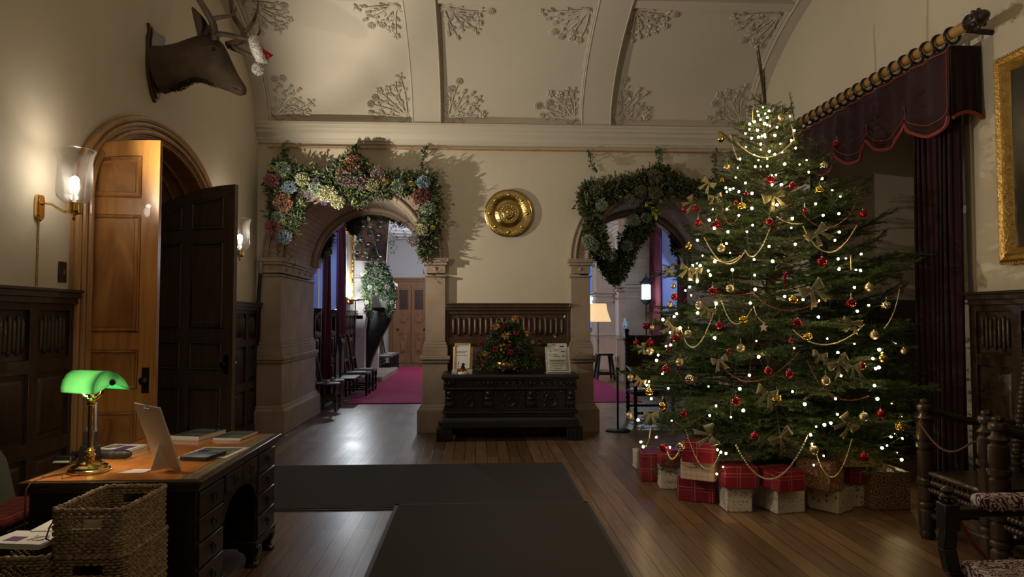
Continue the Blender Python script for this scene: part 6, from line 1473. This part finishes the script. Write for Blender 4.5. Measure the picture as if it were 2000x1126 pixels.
def achair(label,x,y,rz): # turned leg back stool
    o=thing('side_chair',label,'chair',(x,y,0),rz,'turned leg side chairs along the gallery')
    for xx in (-.2,.2):
        for yy in (-.2,.2): MB().lathe([(.025,0),(.02,.05),(.028,.1),(.028,.13),(.018,.17),(.03,.22),(.02,.28),(.03,.34),(.028,.42)],10,(xx,yy,0)).build('leg',K['black'],o)
    mb=MB(); mb.box(-.23,.23,-.23,.23,.42,.47); mb.build('seat',mat('faded_seat_cover',(.16,.14,.12),rough=.8),o,bevel=.01)
    mb=MB()
    for xx in (-.2,.2): mb.box(xx-.015,xx+.015,-.2,.2,.10,.13)
    for yy in (-.2,.2): mb.box(-.2,.2,yy-.015,yy+.015,.12,.15)
    mb.build('stretcher',K['black'],o)
    mb=MB(); mb.M=Matrix.Translation((-.21,0,.46))@Matrix.Rotation(-.16,4,'Y')
    for yy in (-.2,.2): mb.box(-.02,.02,yy-.02,yy+.02,0,.70); mb.ball((0,yy,.72),.028,8)
    mb.box(-.012,.012,-.2,.2,.60,.68); mb.box(-.01,.01,-.2,.2,.22,.27)
    for k in range(5): mb.box(-.008,.008,-.14+k*.07-.012,-.14+k*.07+.012,.27,.60)
    mb.build('backrest',K['chairblack'],o,bevel=.004); 
    s=tag(MB().box(x-.1,x+.14,y-.12,y+.12,.472,.478).build('paper_sheet',K['paper'],own=True),'paper lying on '+label,'paper','papers on the gallery chair seats'); return o
achair('dark side chair with tall back beside the floor lamp, nearer one',-2.36,14.05,.0); achair('dark side chair with tall back beside the floor lamp, further one',-2.36,14.9,.0)
for k,y in enumerate((20.0,20.75,21.5)): achair(('nearest','middle','furthest')[k]+' of the three dark chairs beyond the chimneypiece',-2.62,y,0)
# glove chair / armorial bits by the window: two small carved finials posts
o=thing('carved_chair_pair','carved gothic topped chair backs in blue window light behind the hall chairs','chair',(-2.58,13.25,0)); 
for k,y in enumerate((-.25,.25)):
    mb=MB(); mb.box(-.03,.03,y-.15,y+.15,.0,.42); mb.prism([(y-.15,.42),(y+.15,.42),(y+.13,.85),(y+.06,.95),(y,1.08),(y-.06,.95),(y-.13,.85)],'x',-.02,.02); mb.build('backrest',K['black'],o,bevel=.004)
MB().box(-.03,.35,-.4,.4,.40,.44).build('seat',K['black'],o)
p=P(585+30,660,Y=12.0); o=tag(MB().tube([P(604,645,Y=12.2),P(613,682,Y=12.2)],.012,8).build('umbrella_handle',K['redcurt'],own=True),'striped red stick leaning behind the hall chairs','stick')
# curtains in gallery windows
curtain('gallery_curtain',XL+.22,12.75,13.25,4.0,.05,'crimson curtain at the near side of the left gallery window',K['redcurt'],folds=6,group='crimson gallery curtains')
curtain('gallery_curtain',XL+.22,14.05,14.75,4.0,.05,'crimson curtain at the far side of the left gallery window',K['redcurt'],folds=7,group='crimson gallery curtains')
curtain('gallery_curtain',GR-.15,15.05,15.85,4.0,.05,'crimson curtain beside the stone pier of the right gallery window',K['redcurt'],folds=7,group='crimson gallery curtains')
curtain('gallery_curtain',GR-.15,12.95,13.6,4.0,.05,'crimson curtain at the near side of the right gallery window, behind the tree',K['redcurt'],folds=7,group='crimson gallery curtains')
o=curtain('gallery_curtain',3.78,-.08,.08,3.9,.05,'crimson curtain at the small far window',K['redcurt'],folds=2,group='crimson gallery curtains'); o.location=(3.82,YE-.2,.05); o.rotation_euler=(0,0,PI/2)
# gilt mirror/painting on left wall
gp=thing('gilt_portrait','tall portrait in an ornate gilt frame on the left gallery wall','painting',(XL+.06,15.65,1.86))
H_=1.75;W_=1.35; mb=MB()
for a in ((-W_/2,-W_/2+.16,0,H_),(W_/2-.16,W_/2,0,H_),(-W_/2,W_/2,0,.16),(-W_/2,W_/2,H_-.16,H_)): mb.box(-.05,.06,*a)
rd=random.Random(3)
for k in range(150):
    s=k/150*4; e=int(s); f=s-e; y,z=[(-W_/2+.07+f*(W_-.14),.07),(W_/2-.07,.07+f*(H_-.14)),(W_/2-.07-f*(W_-.14),H_-.07),(-W_/2+.07,H_-.07-f*(H_-.14))][e]
    mb.ball((.06,y+rd.uniform(-.05,.05),z+rd.uniform(-.06,.06)),rd.uniform(.02,.05),6)
mb.build('frame',K['gold'],gp); MB().box(-.03,.02,-W_/2+.14,W_/2-.14,.14,H_-.14).build('canvas',mat('pale_portrait_paint',(.30,.32,.33),(.50,.48,.42),rough=.25,scale=2,stretch=(1,2,.7)),gp)
mb=MB(); mb.prism([(-.12,.5),(.12,.5),(.10,.9),(.05,1.1),(-.05,1.1),(-.10,.9)],'x',.02,.024); mb.ball((.022,0,1.2),.08,10,(.1,1,1.3)); mb.build('painted_figure',mat('pale_figure_paint',(.6,.58,.52),rough=.4),gp)
# chimneypiece
cy0,cy1=17.2,19.9
cpc=struct(bpy.data.objects.new('trim_%d'%(ti+1),None)); C.objects.link(cpc); ti+=1; cpc.location=(XL,cy0,0)
def W2(x,y): p=P(x,y,Y=cy0); return (p.x-XL,p.z)
mb=MB()
mb.box(0,W2(748,600)[0],0,cy1-cy0,W2(700,600)[1],W2(700,550)[1]); mb.box(0,W2(752,550)[0],-.06,cy1-cy0+.06,W2(700,550)[1],W2(700,543)[1])
mb.prism([(0,W2(700,543)[1]),(W2(748,543)[0],W2(700,543)[1]),(W2(712,505)[0],W2(700,505)[1]),(0,W2(700,470)[1])],'y',0,cy1-cy0)
mb.box(0,W2(712,600)[0],0,.3,0,W2(700,600)[1]); mb.box(0,W2(712,600)[0],cy1-cy0-.3,cy1-cy0,0,W2(700,600)[1])
mb.box(.05,W2(712,600)[0]*.9,-.03,.0,W2(700,577)[1],W2(700,562)[1]); mb.box(.05,W2(712,600)[0]*.9,-.03,.0,W2(700,623)[1],W2(700,615)[1])
for k in range(8): mb.ball((.12+k*.09,-.04,W2(700,569)[1]),.035,8,(1,.6,1))
mb.build('stone_chimney_hood',K['pale_stone'],cpc,bevel=.01)
mb=MB(); mb.prism([W2(684,600),W2(718,600),W2(712,640),W2(700,668),W2(693,700),W2(691,727),W2(680,727),W2(684,690)],'y',-.03,.25); mb.build('stone_bracket',K['pale_stone'],cpc,bevel=.01)
for yy in (.5,):
    pp=[W2(716,600),W2(765,600),W2(757,628),W2(742,655),W2(722,700),W2(715,725),W2(696,725),W2(694,700),W2(706,665)]
    mb=MB(); mb.prism(pp,'y',yy-.02,yy+.28); mb.build('carved_corbel',K['black'],cpc,bevel=.01)
mb=MB(); mb.box(.0,W2(752,745)[0],-.5,cy1-cy0+.1,0,.14); mb.build('hearth_kerb',K['stone'],cpc,bevel=.02)
rl=thing('carved_relief_panel','dark carved wooden relief hanging above the chimneypiece','relief panel',(XL+.05,17.0,2.95)); 
mb=MB(); mb.M=Matrix.Rotation(.06,4,'Y'); mb.box(0,.75,0,.06,0,1.25); mb.build('backboard',K['oakmid'],rl); mb=MB()
for k in range(10): mb.tube([(.08+.6*((k*37)%10)/10+.08*math.cos(i*.6),-.02,.12+k*.11+.06*math.sin(i*.6)) for i in range(9)],.022,6)
mb.build('relief_carving',K['black'],rl)
p=P(737,505,Y=23); gs=thing('small_gilt_picture','small gilt framed picture on the far left gallery wall','painting',(XL+.03,21.9,2.95)); mb=MB()
for a in ((-.6,.6,0,.1),(-.6,.6,.75,.85),(-.6,-.5,0,.85),(.5,.6,0,.85)): mb.box(0,.07,*a)
mb.build('frame',K['gold'],gs); MB().box(0,.03,-.5,.5,.1,.75).build('canvas',K['ggold'],gs)
# garland on the chimneypiece
garland('flowered garland hanging on the stone chimneypiece in the gallery',
  [[(722,515,12),(714,545,16),(717,580,16),(722,615,12)],[(730,512,16),(748,525,18),(758,550,24),(765,580,18),(760,610,10)],[(740,545,26),(748,575,28)]],
  [(712,530,9,CREAM,-.1),(735,513,7,PINK,-.1),(708,535,7,[(.6,.6,.5)],-.1),(722,560,8,SAGE,-.1),(716,590,8,CREAM,-.1),(725,615,7,SAGE,-.1),(757,560,9,MAUVE,-.1),(765,590,8,SAGE,-.1),(745,540,8,[(.2,.2,.14)],-.1)],16.6,6500,[(.07,.10,.05),(.11,.14,.07),(.05,.07,.04)],hooks=[(718,425,742,510)])
strand(P(692,440,Y=16),P(712,500,Y=16),thing('ivy_strand','trailing ivy strand hanging in front of the dark relief','ivy',P(692,440,Y=16)),n=70,r=.10)
# slim floor lamp by chimneypiece
fl=thing('floor_lamp','slim uplighter floor lamp with a flat pale head by the chimneypiece','floor lamp',(P(693,700,Y=15.9).x,15.9,0)); 
MB().lathe([(.16,0),(.16,.015),(.02,.03)],20).build('base',K['iron'],fl); MB().lathe([(.012,.02),(.012,1.92)],10).build('pole',K['iron'],fl); MB().lathe([(.02,1.92),(.17,1.955),(.18,1.97),(.165,1.965),(.02,1.94)],24,cap=False).build('lamp_head',K['paper'],fl); MB().lathe([(.0,1.95),(.05,1.95),(.05,1.99),(.0,1.99)],12).build('bulb',emis('cool_uplighter_bulb',(.9,.96,1),60),fl)
# shaded floor lamp, stool, vase, lanterns (right arch)
fl2=thing('shaded_floor_lamp','floor lamp with glowing cream pleated shade in front of the pale pier','floor lamp',(3.30,18.6,0)); 
MB().lathe([(.02,.02),(.014,.3),(.012,.8),(.02,.95),(.012,1.0),(.011,1.55)],10).build('pole',K['iron'],fl2)
mb=MB(); 
for k in range(3): a=k*2.1+.4; mb.tube([(0,0,.10),(.14*math.cos(a),.14*math.sin(a),.08),(.2*math.cos(a),.2*math.sin(a),.0)],.014,6)
mb.build('tripod_foot',K['iron'],fl2)
m,nt,b,N,L=newmat('glowing_cream_shade'); b.inputs['Base Color'].default_value=(.75,.55,.30,1); b.inputs['Emission Color'].default_value=(1,.68,.34,1); b.inputs['Emission Strength'].default_value=.75; K['shade']=m
mb=MB(); n=64; pr=[(.34,1.44),(.325,1.5),(.28,1.62),(.235,1.78),(.215,1.93)]; vs=[(r*(1+.02*math.cos(j*PI))*math.cos(2*PI*j/n),r*(1+.02*math.cos(j*PI))*math.sin(2*PI*j/n),z) for r,z in pr for j in range(n)]
mb.add(vs,[(i*n+j,i*n+(j+1)%n,(i+1)*n+(j+1)%n,(i+1)*n+j) for i in range(len(pr)-1) for j in range(n)]); mb.build('lamp_shade',m,fl2,solid=.004)
MB().lathe([(.012,1.55),(.03,1.62),(.035,1.68),(.0,1.72)],12).build('bulb',emis('warm_bulb',(1,.75,.4),25),fl2)
so=thing('tall_stool','tall dark wooden stool with splayed legs in front of the lamp pole','stool',(3.24,17.4,0)); MB().box(-.2,.2,-.2,.2,.60,.65).build('seat',K['black'],so,bevel=.01)
for x in (-1,1):
    for y in (-1,1): MB().tube([(x*.22,y*.22,0),(x*.15,y*.15,.6)],[.03,.035],8).build('leg',K['black'],so)
mb=MB(); 
for s in (-1,1): mb.box(-.21,.21,s*.205-.015,s*.205+.015,.12,.17); mb.box(s*.205-.015,s*.205+.015,-.21,.21,.12,.17)
mb.build('stretcher',K['black'],so)
va_=thing('blue_white_vase','tall blue and white porcelain vase on the pier ledge','vase',(3.57,16.42,1.10)); tag(MB().box(3.42,3.72,16.36,16.5,1.06,1.10).build('pier_ledge',K['stone'],own=True),'small stone ledge carrying the blue and white vase','ledge'); MB().lathe([(.05,0),(.055,.02),(.07,.2),(.075,.3),(.04,.38),(.045,.44)],18).build('body',patmat('blue_white_glaze',(.5,.55,.62),[(.03,.06,.25)],14,rough=.15),va_)
def lantern(label,x,y,zc,s,pole):
    o=thing('standing_lantern',label,'lantern',(x,y,0),0,'glazed lanterns on poles'); mb=MB(); mb.lathe([(.02,0),(.016,zc-.3*s),(.03,zc-.28*s),(.12*s,zc-.2*s),(.13*s,zc-.17*s)],12)
    if pole: mb.lathe([(.16,0),(.16,.02),(.03,.05)],16)
    for k in range(6): a=PI/3*k; mb.box(.115*s*math.cos(a)-.006,.115*s*math.cos(a)+.006,.115*s*math.sin(a)-.006,.115*s*math.sin(a)+.006,zc-.17*s,zc+.17*s)
    mb.lathe([(.135*s,zc+.17*s),(.14*s,zc+.2*s),(.06*s,zc+.30*s),(.02*s,zc+.34*s),(.01*s,zc+.42*s)],6); 
    for k in range(6): a=PI/3*k; mb.ball((.135*s*math.cos(a),.135*s*math.sin(a),zc+.22*s),.02*s,6)
    mb.build('metal_frame',K['iron'],o); MB().lathe([(.10*s,zc-.16*s),(.10*s,zc+.16*s)],6).build('glowing_panes',emis('lit_lantern_glass',(.70,.93,1),5),o)
lantern('dark metal lantern with glowing panes on a pole seen against the stone pier',P(1262,570,Y=15.3).x,15.3,P(1262,570,Y=15.3).z,1.0,True)
lantern('distant small glowing lantern beside the right edge of the middle pier',P(1149,587,Y=21.5).x,21.5,P(1149,587,Y=21.5).z,1.0,True)
# barley twist chair behind the tree in the archway
bc=thing('barley_twist_armchair','dark carved barley twist armchair in the right archway beside the barrier post','armchair',(2.62,10.35,0))
for x in (-.28,.28):
    mb=MB(); bob(mb,(x,-.25,0),(x,-.25,.72),.03,9,.3); mb.build('front_leg',K['black'],bc); mb=MB(); bob(mb,(x,.25,0),(x,.30,1.32),.032,18,.3); mb.ball((x,.30,1.35),.04,8); mb.build('back_post',K['black'],bc)
    mb=MB(); mb.tube([(x,.26,.80),(x,0,.76),(x,-.2,.74),(x,-.32,.72),(x,-.35,.66),(x,-.31,.63)],[.025,.028,.03,.035,.03,.02],8); mb.build('arm',K['black'],bc)
MB().box(-.3,.3,-.28,.28,.40,.47).build('seat',K['black'],bc,bevel=.01); MB().box(-.26,.26,.26,.30,.55,1.28).build('back_panel',K['chairblack'],bc,bevel=.01); mb=MB(); bob(mb,(-.28,-.25,.15),(.28,-.25,.15),.022,9,.3); bob(mb,(-.28,.25,.2),(.28,.25,.2),.022,9,.3); mb.build('stretcher',K['black'],bc)
o=tag(MB().box(2.52,2.86,9.99,10.02,.50,.60).build('seat_notice',mat('pale_blue_card',(.45,.55,.58),rough=.5),own=True),'small pale notice card on the seat of the barley twist armchair','notice')
# ================================================================== LIGHTS
WARM=(1,.88,.69); NEU=(1,.95,.86)
for k,(x,y,z) in enumerate(SC):
    light('POINT',(x,y,z+.20),(95,30)[k],NEU,.02)
    s=light('SPOT',(x+.01,y,z+.235),(300,330)[k],WARM,.02,spot_size=math.radians(148),spot_blend=.8); aim(s,(x+3,y+(.5,.5)[k],z+1.3))
l=light('AREA',(1.2,-1.6,4.6),17,(1,.86,.62),(3,2)); aim(l,(.5,9,3.2))  # unseen fill added behind the camera to brighten the hall
l=light('AREA',(.2,3.2,5.45),5,(1,.84,.6),(2.5,2.5));  # added overhead fill under the vault; no fitting hangs there
light('POINT',Vector(bl.location)+Vector((.045,-.02,.425)),6,(1,.80,.55),.015); light('POINT',Vector(bl.location)+Vector((-.045,.03,.425)),6,(1,.80,.55),.015)
light('POINT',(fl.location.x,15.85,2.05),110,(.86,.93,1),.06)
light('POINT',(-.9,20,3.3),130,(.84,.92,1),.2); light('POINT',(.4,13.4,3.9),12,(.84,.90,1),.25)  # added fill points brightening the gallery and its ceiling; no fittings there
light('POINT',(3.30,18.6,1.75),22,(1,.72,.38),.08)
light('POINT',(P(1262,570,Y=15.3).x-.2,15.0,2.0),22,(.75,.93,1),.05)
l=light('AREA',(GR+.35,14.2,2.9),28,(.25,.35,1),(2.2,2.0)); aim(l,(.3,13.3,0))
l=light('AREA',(XL-.35,13.6,2.9),22,(.25,.38,1),(2.4,2.0)); aim(l,(0,13.2,0))
w=bpy.data.worlds.new('dusk_sky'); bpy.context.scene.world=w; w.use_nodes=True; w.node_tree.nodes['Background'].inputs[0].default_value=(.12,.27,.85,1); w.node_tree.nodes['Background'].inputs[1].default_value=.75
vs_=bpy.context.scene.view_settings; vs_.view_transform='Standard'; vs_.look='None'; vs_.gamma=1; vs_.exposure=0; vs_.use_curve_mapping=False
